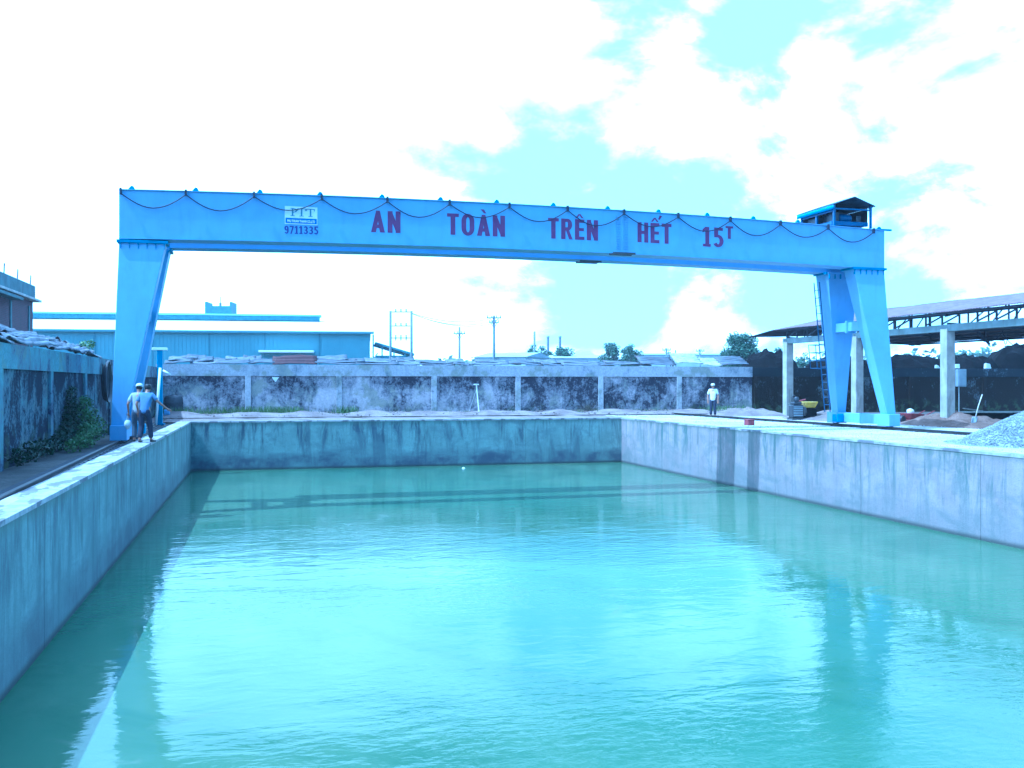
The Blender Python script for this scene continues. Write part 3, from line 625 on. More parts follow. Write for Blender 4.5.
# company board and its telephone number
sx0, sx1 = gx(284.8), gx(317.4); sm = (sx0 + sx1) / 2; z0 = zb(sm)
sg = MB().box(sx0, sx1, -0.014, -0.003, z0 + 0.50, z0 + 1.02).build("sign_board", MT['sign_white'], crane)
MB().box(sx0 + 0.02, sx1 - 0.02, -0.018, -0.0145, z0 + 0.525, z0 + 0.68).build("sign_band", MT['sign_blue'], sg)
def serif(txt, xs, zlo, h, wd_):
    b = MB()
    for c, x in zip(txt, xs):
        k = 0.05 * h / 0.25; y0, y1 = -0.018, -0.0145
        b.box(x - k / 2, x + k / 2, y0, y1, zlo, zlo + h)
        b.box(x - k * 1.3, x + k * 1.3, y0 - 0.0005, y1, zlo, zlo + 0.02)
        if c == 'T':
            b.box(x - wd_ / 2, x + wd_ / 2, y0 - 0.0008, y1, zlo + h - 0.022, zlo + h)
            for q in (-1, 1): b.box(x + q * wd_ / 2 - 0.012, x + q * wd_ / 2 + 0.012, y0 - 0.0012, y1, zlo + h - 0.07, zlo + h)
        else:
            for p in arc_band(x, zlo + h * 0.72, wd_ * 0.62, h * 0.28, -90, 90, 0.05, 0.02): b.prism(p, y0 - 0.001, y1)
            b.box(x - k * 1.3, x - k / 2, y0 - 0.0015, y1, zlo + h - 0.02, zlo + h)
    return b
serif("PTT", [sx0 + 0.22, sm + 0.01, sx1 - 0.20], z0 + 0.735, 0.235, 0.22).build("lettering", MT['sign_grey'], sg)
def tiny(body, x0, width, zlo, h, mat, y, parent):
    cu = bpy.data.curves.new("txt", 'FONT'); cu.body = body; cu.size = h; cu.extrude = 0.001; cu.offset = 0.004
    to = bpy.data.objects.new("txt", cu); C.objects.link(to); bpy.context.view_layer.update()
    me = bpy.data.meshes.new_from_object(to.evaluated_get(bpy.context.evaluated_depsgraph_get())); bpy.data.objects.remove(to)
    xs = [v.co.x for v in me.vertices]; wx = max(xs) - min(xs)
    for v in me.vertices: v.co = (x0 + (v.co.x - min(xs)) / wx * width, y - v.co.z, zlo + v.co.y)
    me.materials.clear(); me.materials.append(mat)
    o = bpy.data.objects.new("lettering", me); C.objects.link(o); o.parent = parent
    return o
tiny("PHU THUAN THANH CO.,LTD", sx0 + 0.07, sx1 - sx0 - 0.14, z0 + 0.56, 0.095, MT['sign_white'], -0.020, sg)
word("9711335", gx(284.3), gx(318.3), zlev(0.22), 0.235, MT['letter_blue'], gap=0.12)

# hoist trolley under its little gabled roof, parked at the right end of the girders
TX = gx(853.5); zt0 = zt(TX) + 0.10; HWD = (gx(871.5) - gx(835)) / 2
hoist = thing("hoist_trolley", "small roofed hoist trolley with dark machinery on top of the blue girders", "hoist", K(TX, 0, zt0), CR)
hb = MB(); x0, x1 = -HWD, HWD
hb.box(x0, x1, 0.2, 0.32, 0.02, 0.16).box(x0, x1, 2.0, 2.12, 0.02, 0.16)
for x in (x0 + 0.06, 0, x1 - 0.06): hb.box(x - 0.05, x + 0.05, 0.33, 1.99, 0.03, 0.14)
hb.box(x0, x1, 0.33, 1.99, 0.142, 0.15)
hb.build("frame", MT['gearblue'], hoist)
for (x, y) in ((-0.45, 0.31), (0.45, 0.31), (-0.45, 2.06), (0.45, 2.06)):
    MB().lathe([(0.03, -0.05), (0.10, -0.05), (0.10, 0.05), (0.03, 0.05)], 16, (x, y, 0.07), Matrix.Rotation(R(90), 3, 'X')).build("wheel", MT['steel'], hoist)
EVH, RGH = 0.68, 0.93
for (x, y) in ((x0, 0.06), (x1, 0.06), (x0, 1.10), (x0, 2.05), (x1, 2.05)):
    MB().box(x - 0.035, x + 0.035, y - 0.035, y + 0.035, -0.07, EVH + 0.02).build("post", MT['gearblue'], hoist)
for sg_ in (-1, 1):
    n = 22
    o = MB().grid(3, n * 4, lambda a, t_: (sg_ * (HWD + 0.10) * a, -0.10 + 2.35 * t_, RGH + 0.03 - (RGH - EVH + 0.04) * a + 0.016 * math.sin(t_ * n * 2 * math.pi))).build("roof", MT['hoistroof'], hoist, smooth=True)
    o.modifiers.new("thick", 'SOLIDIFY').thickness = 0.012
o = MB().grid(120, 1, lambda a, t_: (x0 - 0.10 + 0.012 * math.sin(a * 24 * 2 * math.pi), -0.06 + 2.28 * a, EVH - 0.16 + 0.15 * t_)).build("eave_board", MT['blue2'], hoist, smooth=True)
o.modifiers.new("thick", 'SOLIDIFY').thickness = 0.01
MB().prism([(x0, 0.20), (x1, 0.20), (x1, EVH - .01), (0, RGH - .03), (x0, EVH - .01)], 2.10, 2.13).build("back_panel", MT['shedsteel'], hoist)  # added dark panel; its colour stands for the shade inside the cabin
MB().box(x1 + 0.037, x1 + 0.055, 0.30, 2.05, 0.16, EVH - 0.03).build("side_panel", MT['shedsteel'], hoist)  # also added dark, to deepen the cabin's shaded inside
MB().beam((x0, 0.1, 0.50), (x0, 2.0, 0.50), 0.04, 0.06).beam((x0 + 0.04, 0.06, EVH - 0.12), (x1 - 0.04, 0.06, EVH - 0.12), 0.04, 0.05).build("tie_bar", MT['gearblue'], hoist)
RY = Matrix.Rotation(R(90), 3, 'Y')
MB().lathe([(0.02, -0.40), (0.20, -0.40), (0.20, -0.37), (0.155, -0.36), (0.155, 0.36), (0.20, 0.37), (0.20, 0.40), (0.02, 0.40)], 24, (0.05, 1.25, 0.37), RY).build("rope_drum", MT['machine'], hoist)
MB().lathe([(0.04, -0.26), (0.13, -0.26), (0.15, -0.20), (0.15, 0.18), (0.10, 0.24), (0.04, 0.26)], 20, (0.02, 0.55, 0.32), RY).build("motor", MT['gearblue'], hoist, smooth=True)
MB().box(-0.52, -0.30, 0.40, 0.80, 0.152, 0.50).build("gearbox", MT['machine'], hoist, bevel=0.03)
MB().box(-0.60, -0.25, 1.3, 1.9, 0.152, 0.48).build("resistor_box", MT['machine'], hoist, bevel=0.04)
MB().box(0.36, 0.55, 0.36, 0.62, 0.152, 0.40).build("brake", MT['machine'], hoist, bevel=0.02)

# crane rails
for gx_, name, lab in ((0.05, "crane_rail", "dark steel crane rail on the left bank beside the pale slab path"), (L - 0.05, "crane_rail", "steel crane rail across the pale gravel yard right of the basin")):
    rr = thing(name, lab, "rail", K(gx_, 0, -0.07 if gx_ < 1 else 0.0), CR)
    lo, hi = -46.0, (18.0 if gx_ < 1 else 20.5)
    prof = [(-0.07, 0.02), (0.07, 0.02), (0.07, 0.035), (0.012, 0.05), (0.012, 0.085), (0.035, 0.095), (0.035, 0.12), (-0.035, 0.12), (-0.035, 0.095), (-0.012, 0.085), (-0.012, 0.05), (-0.07, 0.035)]
    MB().prism(prof, lo, hi).build("rail_bar", MT['rail'], rr)
    sp = MB()
    y = lo + 0.3
    while y < hi:
        sp.box(-0.12, -0.072, y, y + 0.09, 0.018, 0.05).box(0.072, 0.12, y, y + 0.09, 0.018, 0.05); y += 0.6
    tag(sp.build("rail_clips", MT['rail'], rr), kind="stuff")
    if gx_ < 1:
        MB().box(-0.34, 0.20, lo, hi, -0.2, 0.034).build("rail_bed", M("rail_bed_grime", (0.035, 0.034, 0.045), 0.9, 0.3, 3, bmp=0.4), rr)
    for y in ((hi - 0.25,) if gx_ < 1 else (hi - 0.3,)):
        MB().box(-0.13, 0.13, y, y + 0.2, 0.02, 0.50).box(-0.10, 0.10, y - 0.08, y - 0.001, 0.32, 0.46).build("buffer", MT['blue'], rr, bevel=0.01)

# ------------------------------------------------------------------ boundary walls
def boundary(name, label, length, height, along_u, u0, v0, pil, cap_h, mats, thick=0.22, seedoff=0):
    """pilastered wall; local x along the wall, its face towards local -y"""
    rt = ROT if along_u else ROT + R(90)
    r = thing(name, label, "wall", W(u0, v0), rt)
    MB().box(0, length, 0.0, thick, -0.3, height - cap_h).build("panel", mats[0], r)
    c = MB(); n = int(length / 1.2)
    for i in range(n):
        a, q = length * i / n, length * (i + 1) / n
        j0, j1 = 0.012 * mnoise.noise((a * .8, seedoff, 0)), 0.012 * mnoise.noise((q * .8, seedoff, 0))
        c.quadbox([(a, -0.055, height - cap_h), (q, -0.055, height - cap_h), (q, thick + 0.03, height - cap_h), (a, thick + 0.03, height - cap_h), (a, -0.055, height + j0), (q, -0.055, height + j1), (q, thick + 0.03, height + j1), (a, thick + 0.03, height + j0)])
    c.build("cap_band", mats[1], r)
    for x in pil:
        MB().box(x - 0.14, x + 0.14, -0.075, -0.001, -0.3, height - cap_h - 0.003).build("pilaster", mats[2], r, bevel=0.01)
    return r
def far_u(px_, v=6.0):
    k = (px_ - 512) / 970; b0 = P0 + VX * v
    return (k * b0.y - b0.x) / (UX.x - k * UX.y)
mouldF = mat_mould("mouldy_plaster_far", 0.68, (0.49, 0.445, 0.45), 2.0, 0.085, (0.030, 0.027, 0.042))
mouldP = mat_mould("mouldy_pilaster", 0.12, (0.45, 0.43, 0.44), 31.0, 0.03)
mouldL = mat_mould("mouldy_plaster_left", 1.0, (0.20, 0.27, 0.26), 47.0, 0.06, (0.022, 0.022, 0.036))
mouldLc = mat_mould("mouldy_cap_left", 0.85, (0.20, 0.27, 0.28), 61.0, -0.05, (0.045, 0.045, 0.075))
dark_plaster = mat_mould("sooty_plaster", 1.35, (0.10, 0.085, 0.075), 12.0, 0.0, (0.017, 0.011, 0.008))  # dark staining, with the shed's shade put into the colour as well
capF = mat_mould("stained_cap_far", 0.18, (0.40, 0.39, 0.41), 77.0, 0.0, (0.07, 0.075, 0.09))
FU0 = -2.0
fp = [far_u(p) - FU0 for p in (248, 339, 434, 518, 600.6, 679)]
boundary("boundary_wall", "mould-stained rendered wall with pale cap band across the far end of the basin", far_u(752) - FU0, 2.55, True, FU0, 6.0, fp, 0.56, (mouldF, capF, mouldP), seedoff=1)
uD = far_u(752)
boundary("boundary_wall", "sooty dark wall behind the open shed, right of the pale wall", 60 - uD, 2.52, True, uD + 0.002, 6.03, [0.25, 5.2, 10.2, 15.2], 0.5, (dark_plaster, mat_mould("sooty_cap", 0.95, (0.14, 0.15, 0.15), 5.0, 0.1, (0.02, 0.02, 0.024)), dark_plaster), seedoff=5)  # cap colour darkened for the shed's shade too
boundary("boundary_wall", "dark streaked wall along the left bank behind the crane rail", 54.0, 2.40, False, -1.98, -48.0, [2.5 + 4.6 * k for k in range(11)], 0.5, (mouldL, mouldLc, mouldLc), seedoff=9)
# (local +x runs along +v for the left wall; its face looks towards +u because local -y is +u)

# loose corrugated sheets along the wall tops
def sheet(name, length, depth, slope, mat, label, loc, rot, group, seed, waves=7):
    rnd = random.Random(seed); ph = rnd.uniform(0, 6); wob = rnd.uniform(0.02, 0.06)
    b = MB()
    def f(a, t_):
        y = t_ * depth
        return (a * length, y, slope * y + 0.045 * math.sin(t_ * waves * 2 * math.pi) + wob * math.sin(a * 3.3 + ph) + 0.03 * mnoise.noise((a * 4 + seed, t_ * 2, 0)) * (1 + t_))
    b.grid(10, waves * 8, f)
    o = b.build(name, mat, smooth=True, loc=loc, rot=rot)
    o.modifiers.new("thick", 'SOLIDIFY').thickness = 0.012
    tag(o, label, "roof sheet", group)
    o.rotation_euler = (rnd.uniform(-0.05, 0.10), rnd.uniform(-0.025, 0.025), rot + rnd.uniform(-0.02, 0.02))
    return o
edges = [165, 191, 216, 249, 273.5, 316, 357, 398, 420, 455, 470, 509, 543, 563, 601, 640]
rs = random.Random(21)
for i in range(len(edges) - 1):
    a, c = far_u(edges[i]), far_u(edges[i + 1])
    for lay in range(3 if i < 8 else 2):
        rusty = edges[i] == 273.5
        pale = (i + lay) % 3 == 1
        if rusty and lay: continue
        lab = "rusty brown corrugated sheet among the grey ones on the far wall" if rusty else ("pale grey corrugated sheet stacked along the top of the far wall" if pale else "dark weathered grey corrugated sheet stacked along the top of the far wall")
        a2 = a - 0.05 + (rs.uniform(-0.4, 0.5) if lay else 0); ln = (c - a + 0.1) * (rs.uniform(0.7, 1.15) if lay else 1)
        sheet("roof_sheet", ln, 0.62, (0.55 if rusty else 0.22) + 0.12 * rs.random(), MT['sheetR' if rusty else ('sheetB' if pale else 'sheetA')], lab, W(a2, 6.0 + 0.24 * lay, 2.575 + 0.095 * lay + 0.03 * rs.random()), ROT, None if rusty else "corrugated sheets on the far wall top", i * 5 + lay, 3)
for i, (a, c, rise) in enumerate(((642, 676, 0.03), (677, 703, 0.10), (703, 722, 0.02), (722, 748, 0.04))):
    ua, uc = far_u(a), far_u(c)
    lab = ["low dark corrugated sheet between the far trees and the white tarpaulin", "crumpled white sheet lying on the far wall beside a thin post", "small white crumpled sheet on the wall left of the big tree", "green-grey corrugated sheet on the wall below the big tree"][i]
    sheet("roof_sheet", uc - ua + 0.05, 1.1, 0.36 + rise, MT[('sheetA', 'sheetW', 'sheetW', 'sheetA')[i]], lab, W(ua, 6.02, 2.61 + rise), ROT, None, 90 + i, 5)
lv = [-27.5, -25.2, -23.2, -21.7, -19.9, -17.6, -15.6, -14.0, -12.4, -10.6]
for i in range(len(lv) - 1):
    ln = lv[i + 1] - lv[i]
    for lay in range(3):
        sheet("roof_sheet", ln + rs.uniform(0.0, 0.3), 0.60, 0.34 + 0.1 * rs.random(), MT['sheetB' if (i + lay) % 3 == 1 else 'sheetA'], "dull grey corrugated sheet tilted in the stacks on the left wall top", W(-1.92 - 0.24 * lay, lv[i] + rs.uniform(-.1, .2), 2.44 + 0.10 * lay + 0.04 * rs.random()), ROT + R(90), "corrugated sheets on the left wall top", 200 + i * 4 + lay, 3)

# ------------------------------------------------------------------ brick building behind the left wall
bk = thing("brick_building", "unfinished dark red brick building with concrete parapet rising behind the left wall", "building", W(-9.0, 13.8))
MB().box(-9, 0, -26, 0, -0.2, 6.0).build("brick_wall", MT['brick'], bk)
MB().box(-9.1, 0.10, -26, 0.10, 6.12, 6.85).build("parapet", MT['parapet'], bk, bevel=0.02)
MB().box(-9.0, 0.35, -26, 0.45, 6.0, 6.118).build("ledge", MT['conc'], bk, bevel=0.015)
MB().box(0.003, 0.55, -26, -4.6, 5.70, 5.84).build("canopy", MT['parapet'], bk, bevel=0.01)
for y in (-0.6, -3.4, -6.0, -8.2):
    MB().tube([(0.0, y, 6.8), (0.02, y + 0.02, 7.35)], 0.03, 6).build("rebar", MT['shedsteel'], bk)
for y in (-1.0, -4.8, -8.6): MB().box(0.002, 0.05, y - 0.15, y + 0.15, -0.2, 5.69).build("pier", MT['parapet'], bk)

# ------------------------------------------------------------------ long warehouse
a_ = at(33, 330, 108); b2 = at(370, 332.5, 114.0)
ang = math.atan2(b2.y - a_.y, b2.x - a_.x)
wh = thing("warehouse", "long teal sheet-clad warehouse with bright white roof and teal ridge vent", "warehouse", (b2.x, b2.y, 0), ang)
WL = 75.0; EH = 1.6 + 51.5 / 970 * 114.0; RH = EH + 1.95; DP = 24.0
ww = MB().prism([(0, -0.2), (DP, -0.2), (DP, EH), (DP / 2, RH - 0.05), (0, EH)], -WL, 0, 'x')
ww.build("wall", MT['whwall'], wh)
ribs = MB(); x = -0.15
while x > -WL: ribs.box(x - 0.05, x, -0.04, -0.002, 0, EH - 0.25); x -= 0.42
ribs.build("wall_ribs", MT['whwall'], wh)
for k in range(12): MB().box(-5.75 - 6.2 * (k - 1) - 0.16, -5.75 - 6.2 * (k - 1), -0.09, -0.042, 0, EH - 0.24).build("downpipe", MT['whtrim'], wh)
for s_2, nm in ((0, "roof"), (1, "roof")):
    y0, y1 = (-0.45, DP / 2) if s_2 == 0 else (DP + 0.45, DP / 2)
    MB().quadbox([(-WL - .4, y0, EH + 0.02), (0.45, y0, EH + 0.02), (0.45, y1, RH), (-WL - .4, y1, RH), (-WL - .4, y0, EH + 0.10), (0.45, y0, EH + 0.10), (0.45, y1, RH + 0.08), (-WL - .4, y1, RH + 0.08)]).build(nm, MT['whroof'], wh)
MB().box(-WL - .4, 0.45, -0.62, -0.455, EH - 0.20, EH + 0.02).build("gutter", MT['whtrim'], wh)
rv = MB().box(-WL, -6.2, DP / 2 - 0.9, DP / 2 + 0.9, RH + 0.05, RH + 0.62)
x = -6.3
while x > -WL: rv.box(x - 0.12, x, DP / 2 - 0.96, DP / 2 - 0.902, RH + 0.08, RH + 0.60); x -= 0.4
rv.prism([(DP / 2 - 1.2, RH + 0.62), (DP / 2 + 1.2, RH + 0.62), (DP / 2, RH + 0.9)], -WL - 0.2, -6.0, 'x')
rv.build("ridge_vent", MT['whvent'], wh)
MB().box(-12.6, -6.4, -1.5, -0.10, 5.2, 5.45).build("door_canopy", MT['white'], wh, bevel=0.04)
MB().box(-12.0, -7.0, -0.14, -0.095, 0, 4.9).build("door", MT['whtrim'], wh)
MB().box(-14.3, -12.7, DP / 2 + 2.5, DP / 2 + 3.3, RH - .9, RH + 0.9).build("roof_cowl", MT['whtrim'], wh)
# tall block behind it, only its top in view
p = at(221, 314.5, 165)
tb = thing("tower_block", "flat-topped teal block with corner upstands peeping over the warehouse roof", "building", (p.x, p.y, 0), R(4))
MB().box(-2.2, 2.2, -2, 2, -0.2, p.z + 1.3).build("wall", MT['whvent'], tb)
for x in (-2.04, 2.04): MB().box(x - 0.158, x + 0.158, -2.0, 2.0, p.z + 1.302, p.z + 2.0).build("upstand", MT['whvent'], tb)
MB().box(-0.25, 0.05, -0.2, 0.2, p.z + 1.3, p.z + 2.0).tube([(-0.1, 0, p.z + 2), (-0.1, 0, p.z + 3.0)], 0.06).build("mast", MT['pole'], tb)
# open-sided shed next to the warehouse
p = at(371, 343, 116)
os_ = thing("open_shed", "low open-sided shed with sloping dark roof beside the warehouse's right end", "shed", (p.x + 0.5, p.y, 0), ang)
MB().quadbox([(0, -1, 6.35), (4.6, -1, 5.0), (4.6, 8, 5.0), (0, 8, 6.35), (0, -1, 6.6), (4.6, -1, 5.25), (4.6, 8, 5.25), (0, 8, 6.6)]).build("roof", MT['whtrim'], os_)
for x in (0.8, 2.2, 3.5, 4.4): MB().box(x - 0.08, x + 0.08, -0.8, -0.6, 0, 6.3 - x * 0.3).build("post", MT['whtrim'], os_)
MB().box(0, 4.4, -0.58, -0.5, 3.9, 5.0).build("side_rail", MT['whvent'], os_)
MB().box(0, 4.4, 6, 6.2, 0, 4.5).build("back_wall", MT['whwall'], os_)

# ------------------------------------------------------------------ poles, wires, chimneys, houses
def pole(px_, ytop, Y, rad, arms, label, group=None, name="power_pole"):
    t_ = at(px_, ytop, Y); r = thing(name, label, "pole", (t_.x, Y, 0), 0, group)
    MB().tube([(0, 0, -0.2), (0, 0, t_.z)], [rad * 1.25, rad * 0.85], 8).build("shaft", MT['pole'], r, smooth=True)
    for dz, hw in arms:
        ab = MB().box(-hw, hw, -0.16, -0.04, t_.z - dz - 0.06, t_.z - dz + 0.06)
        ab.beam((-hw * 0.6, -0.1, t_.z - dz - 0.05), (0, -0.1, t_.z - dz - 0.6), 0.05, 0.05).beam((hw * 0.6, -0.1, t_.z - dz - 0.05), (0, -0.1, t_.z - dz - 0.6), 0.05, 0.05)
        ab.build("cross_arm", MT['pole'], r)
        for q in (-0.9, -0.3, 0.35, 0.9):
            MB().lathe([(0.03, 0), (0.07, 0.05), (0.04, 0.1), (0.07, 0.15), (0.02, 0.22)], 8, (q * hw, -0.1, t_.z - dz + 0.06)).build("insulator", MT['boxgrey'], r)
    return t_
hp = at(390.5, 311, 90); hq = at(411.5, 311.5, 90)
hf = thing("twin_pole", "two-pole power frame with three cross bars right of the warehouse", "pole", ((hp.x + hq.x) / 2, 90, 0), 0)
hw = (hq.x - hp.x) / 2
for x in (-hw, hw): MB().tube([(x, 0, -0.2), (x, 0, hp.z)], [0.16, 0.10], 8).build("shaft", MT['pole'], hf, smooth=True)
for yy in (312, 326, 338):
    z = at(0, yy, 90).z; MB().box(-hw, hw, -0.06, 0.06, z - 0.03, z + 0.03).build("cross_bar", MT['pole'], hf)
    for q in (-0.5, 0.0, 0.5):
        MB().lathe([(0.03, -0.25 if yy == 338 else 0), (0.09, 0.05), (0.04, 0.12), (0.08, 0.2), (0.02, 0.3)], 8, (q * hw, -0.09, z)).build("insulator", MT['boxgrey'], hf)
pole(494, 315.5, 100, 0.14, ((0.25, 0.75), (0.75, 0.5)), "tall power pole with two braced cross arms over the far gabled house")
pole(459.5, 327, 108, 0.12, ((0.75, 0.65),), "shorter power pole with one cross arm between the frame and the tall pole")
pole(534.5, 331.5, 118, 0.13, (), "bare pole in front of a rounded tree left of the two chimneys")
pole(666.5, 348, 140, 0.12, ((0.3, 0.6),), "small far power pole on the left before the long low building")
pole(700, 349, 140, 0.12, ((0.3, 0.6),), "small far power pole on the right before the long low building")
pole(675.5, 350, 58, 0.045, (), "thin stake standing on the far wall beside the white sheet", name="stake")
def wire(a, b_, sag, label, rad=0.022):
    pts_ = [a.lerp(b_, i / 14) - Vector((0, 0, sag * 4 * (i / 14) * (1 - i / 14))) for i in range(15)]
    tag(MB().tube(pts_, rad, 5).build("power_line", MT['wire']), label, "cable", "power lines beyond the far wall")
ptp = at(494, 315.5, 100)
for k, (dx_, dz_) in enumerate(((-0.55, -0.2), (-0.1, -0.65), (0.5, -0.2))):
    wire(Vector((hq.x, 90, hq.z - 0.15 - 0.02 * k)), Vector((ptp.x + dx_, 99.9, ptp.z + dz_ - 0.2)), 0.5 + 0.15 * k, "thin sagging power line between the two-pole frame and the tall pole")
for px_ in (548.0, 560.0):
    t_ = at(px_, 336, 180); r = thing("chimney", "left of two slim dark factory chimneys above the trees" if px_ < 550 else "right of two slim dark factory chimneys above the trees", "chimney", (t_.x, 180, 0), 0)
    MB().tube([(0, 0, -0.2), (0, 0, t_.z)], [0.26, 0.22], 12).build("stack", MT['chimney'], r, smooth=True)
    MB().lathe([(0.24, 0), (0.30, 0.02), (0.30, 0.25), (0.24, 0.27)], 12, (0, 0, t_.z - 0.3)).build("rim", MT['boxgrey'], r)
def house(px0, px1, ytop, yeave, Y, depth, label, rot=0.0, hip=False, cat="house", name="gable_house"):
    a, c = at(px0, yeave, Y), at(px1, ytop, Y); wd_ = c.x - a.x
    r = thing(name, label, cat, ((a.x + c.x) / 2, Y, 0), rot); h0, h1 = a.z, c.z; x = wd_ / 2
    MB().box(-x + .15, x - .15, 0.2, depth - .2, -0.2, h0).build("wall", MT['housewall'], r)
    i = x * 0.35 if hip else 0.0
    rf = MB(); b0 = len(rf.v)
    rf.v += [Vector(q) for q in ((-x, 0, h0), (x, 0, h0), (x, depth, h0), (-x, depth, h0), (-x + i, depth / 2, h1), (x - i, depth / 2, h1))]
    rf.f += [[0, 1, 5, 4], [2, 3, 4, 5], [0, 4, 3], [1, 2, 5], [3, 2, 1, 0]]; rf.mi += [0] * 5
    rf.build("roof", MT['houseroof'], r)
    return r
house(470, 528, 351.5, 357, 100, 9, "far grey house with a long low gabled roof behind the tall pole", R(-20))
house(574, 596, 350, 356, 150, 8, "far small grey house with hipped roof between two trees", 0, True)
house(643, 737, 352, 354.5, 160, 14, "long low far building with flat dark eave left of the big tree", 0, False, "building", "low_building")
house(500, 620, 354, 358, 135, 12, "low grey roof spreading behind the far wall below the chimneys", 0, False, "building", "low_building")

# ------------------------------------------------------------------ trees
def leafcloud(b, rnd, centre, rad, n, size, squash=0.8):
    for _ in range(n):
        while True:
            q = Vector((rnd.uniform(-1, 1), rnd.uniform(-1, 1), rnd.uniform(-1, 1)))
            if q.length < 1: break
        q = q * (0.55 + 0.45 * q.length)
        p_ = Vector(centre) + Vector((q.x * rad, q.y * rad, q.z * rad * squash))
        a = Vector((rnd.gauss(0, 1), rnd.gauss(0, 1), rnd.gauss(0, 0.6))).normalized(); c = a.cross(Vector((rnd.gauss(0, 1), rnd.gauss(0, 1), rnd.gauss(0, 1)))).normalized()
        s = size * rnd.uniform(0.6, 1.3)
        b.quad(p_ - a * s, p_ + c * s * 0.5, p_ + a * s, p_ - c * s * 0.5)
def tree(px_, ytop, Y, width, label, seed, group=None, clusters=16, per=110, leaf=0.16, trunk_h=None, mat='leafB', lean=0.0, name="tree", zr=(0.30, 0.93)):
    rnd = random.Random(seed); t_ = at(px_, ytop, Y); H = t_.z
    r = thing(name, label, "tree", (t_.x, Y, 0), rnd.uniform(0, 6), group)
    th = trunk_h or H * 0.45
    tk = MB(); tk.tube([(0, 0, -0.2), (0.05, 0.03, th * 0.5), (lean * 0.5, 0, th)], [H * 0.035, H * 0.026, H * 0.018], 8)
    cr = MB(); cs = []
    for k in range(clusters):
        an = k * 2.4 + rnd.uniform(-.5, .5); zz = rnd.uniform(*zr); zm_, zh_ = (zr[0] + zr[1]) / 2, (zr[1] - zr[0]) / 2 * 1.15; rr_ = width / 2 * (0.9 * math.sqrt(max(0.05, 1 - ((zz - zm_) / zh_) ** 2))) * rnd.uniform(0.25, 0.95)
        cpos = Vector((math.cos(an) * rr_ + lean * zz, math.sin(an) * rr_, H * zz)); cs.append(cpos)
        leafcloud(cr, rnd, cpos, width * rnd.uniform(0.13, 0.23), int(per * rnd.uniform(0.6, 1.3)), leaf)
        st = Vector((lean * 0.4, 0, th * rnd.uniform(0.6, 1.0)))
        tk.tube([st, st.lerp(cpos, 0.55) + Vector((0, 0, 0.1)), cpos], [H * 0.014, H * 0.009, H * 0.004], 5)
    tk.build("trunk", MT['ltrunk'], r, smooth=True)
    cr.build("crown", MT[mat], r, fix=False)
    return r
tree(742, 331.5, 88, 3.3, "big feathery tree rising behind the far wall left of the open shed", 11, None, 60, 190, 0.11, zr=(0.42, 0.93))
tree(729, 348, 90, 2.4, "low bushy tree at the left foot of the big feathery tree", 12, None, 20, 110, 0.12, zr=(0.4, 0.93))
FT = dict(zr=(0.50, 0.95))
tree(536, 343, 125, 3.0, "rounded tree behind the bare pole left of the chimneys", 13, None, 44, 130, 0.13, **FT)
tree(551, 350, 150, 1.8, "tiny bush between the bare pole and the left chimney's foot", 14, None, 20, 80, 0.13, **FT)
tree(563, 347, 140, 3.6, "wide low tree at the foot of the right chimney", 15, None, 44, 110, 0.14, **FT)
tree(611, 342.5, 130, 3.3, "pointed tree between the far small house and the round pair", 16, None, 26, 130, 0.14, **FT)
tree(625, 348, 130, 2.2, "smaller lower tree just right of the pointed tree", 17, None, 14, 100, 0.14, **FT)
tree(633, 343.5, 126, 2.9, "round taller tree left of the long low building", 18, None, 24, 120, 0.13, **FT)
tree(801, 351, 80, 1.4, "small sparse tree seen between the shed columns and the ladder", 19, None, 10, 45, 0.09, **FT)
tree(779, 346, 92, 2.2, "dark leaning tree behind the wall below the shed's roof tip", 20, None, 12, 70, 0.12, **FT)
tree(672, 350, 75, 0.9, "thin sprig of a tree behind the stake on the far wall", 21, None, 8, 40, 0.09, **FT)
# wooded rise on the horizon to the right
hl = MB(); rnd = random.Random(5)
for k in range(150):
    X = rnd.uniform(95, 330); Yh = rnd.uniform(300, 340); leafcloud(hl, rnd, (X, Yh, rnd.uniform(2, 9 + 2.0 * math.sin(X * 0.05))), rnd.uniform(4, 7), 60, 1.3)
for k in range(170):
    X = rnd.uniform(-320, 100); Yh = rnd.uniform(420, 470); leafcloud(hl, rnd, (X, Yh, rnd.uniform(2, 11 + 2.0 * math.sin(X * 0.05))), rnd.uniform(5, 8), 50, 1.6)
tag(hl.build("woods", MT['leafB'], fix=False), "distant line of woods on the horizon", "woods", None, 'stuff')

# ------------------------------------------------------------------ open shed on the right
SU = 28.2
shed = thing("open_shed", "large open shed on concrete columns with a corrugated roof right of the crane", "shed", W(SU, 0))
cols = [0.4, -5.4, -11.2, -17.0, -22.8]
for v in cols: MB().box(-0.19, 0.19, v - 0.19, v + 0.19, -0.2, 3.70).build("column", MT['column'], shed, bevel=0.02)
bmv = MB()
for i in range(len(cols) - 1): bmv.box(-0.15, 0.15, cols[i + 1], cols[i] + (0.25 if i == 0 else -0.002), 3.60, 3.86)
bmv.build("beam", MT['beamc'], shed, bevel=0.015)
EZ, EU, RZ, RU, BZ, BU = 4.32, -0.55, 5.2, 3.7, 3.85, 7.6
tr = MB()
tr.beam((0, -24, 4.24), (0, 0.6, 4.24), 0.07, 0.07)
v = 0.5; k = 0
while v > -24:
    tr.beam((0, v, 3.86), (0, v, 4.2), 0.06, 0.06)
    if k % 3 != 1: tr.beam((0, v, 3.9), (0, v - 0.95, 4.2), 0.05, 0.05)
    v -= 0.95; k += 1
tr.build("eave_truss", MT['shedsteel'], shed)
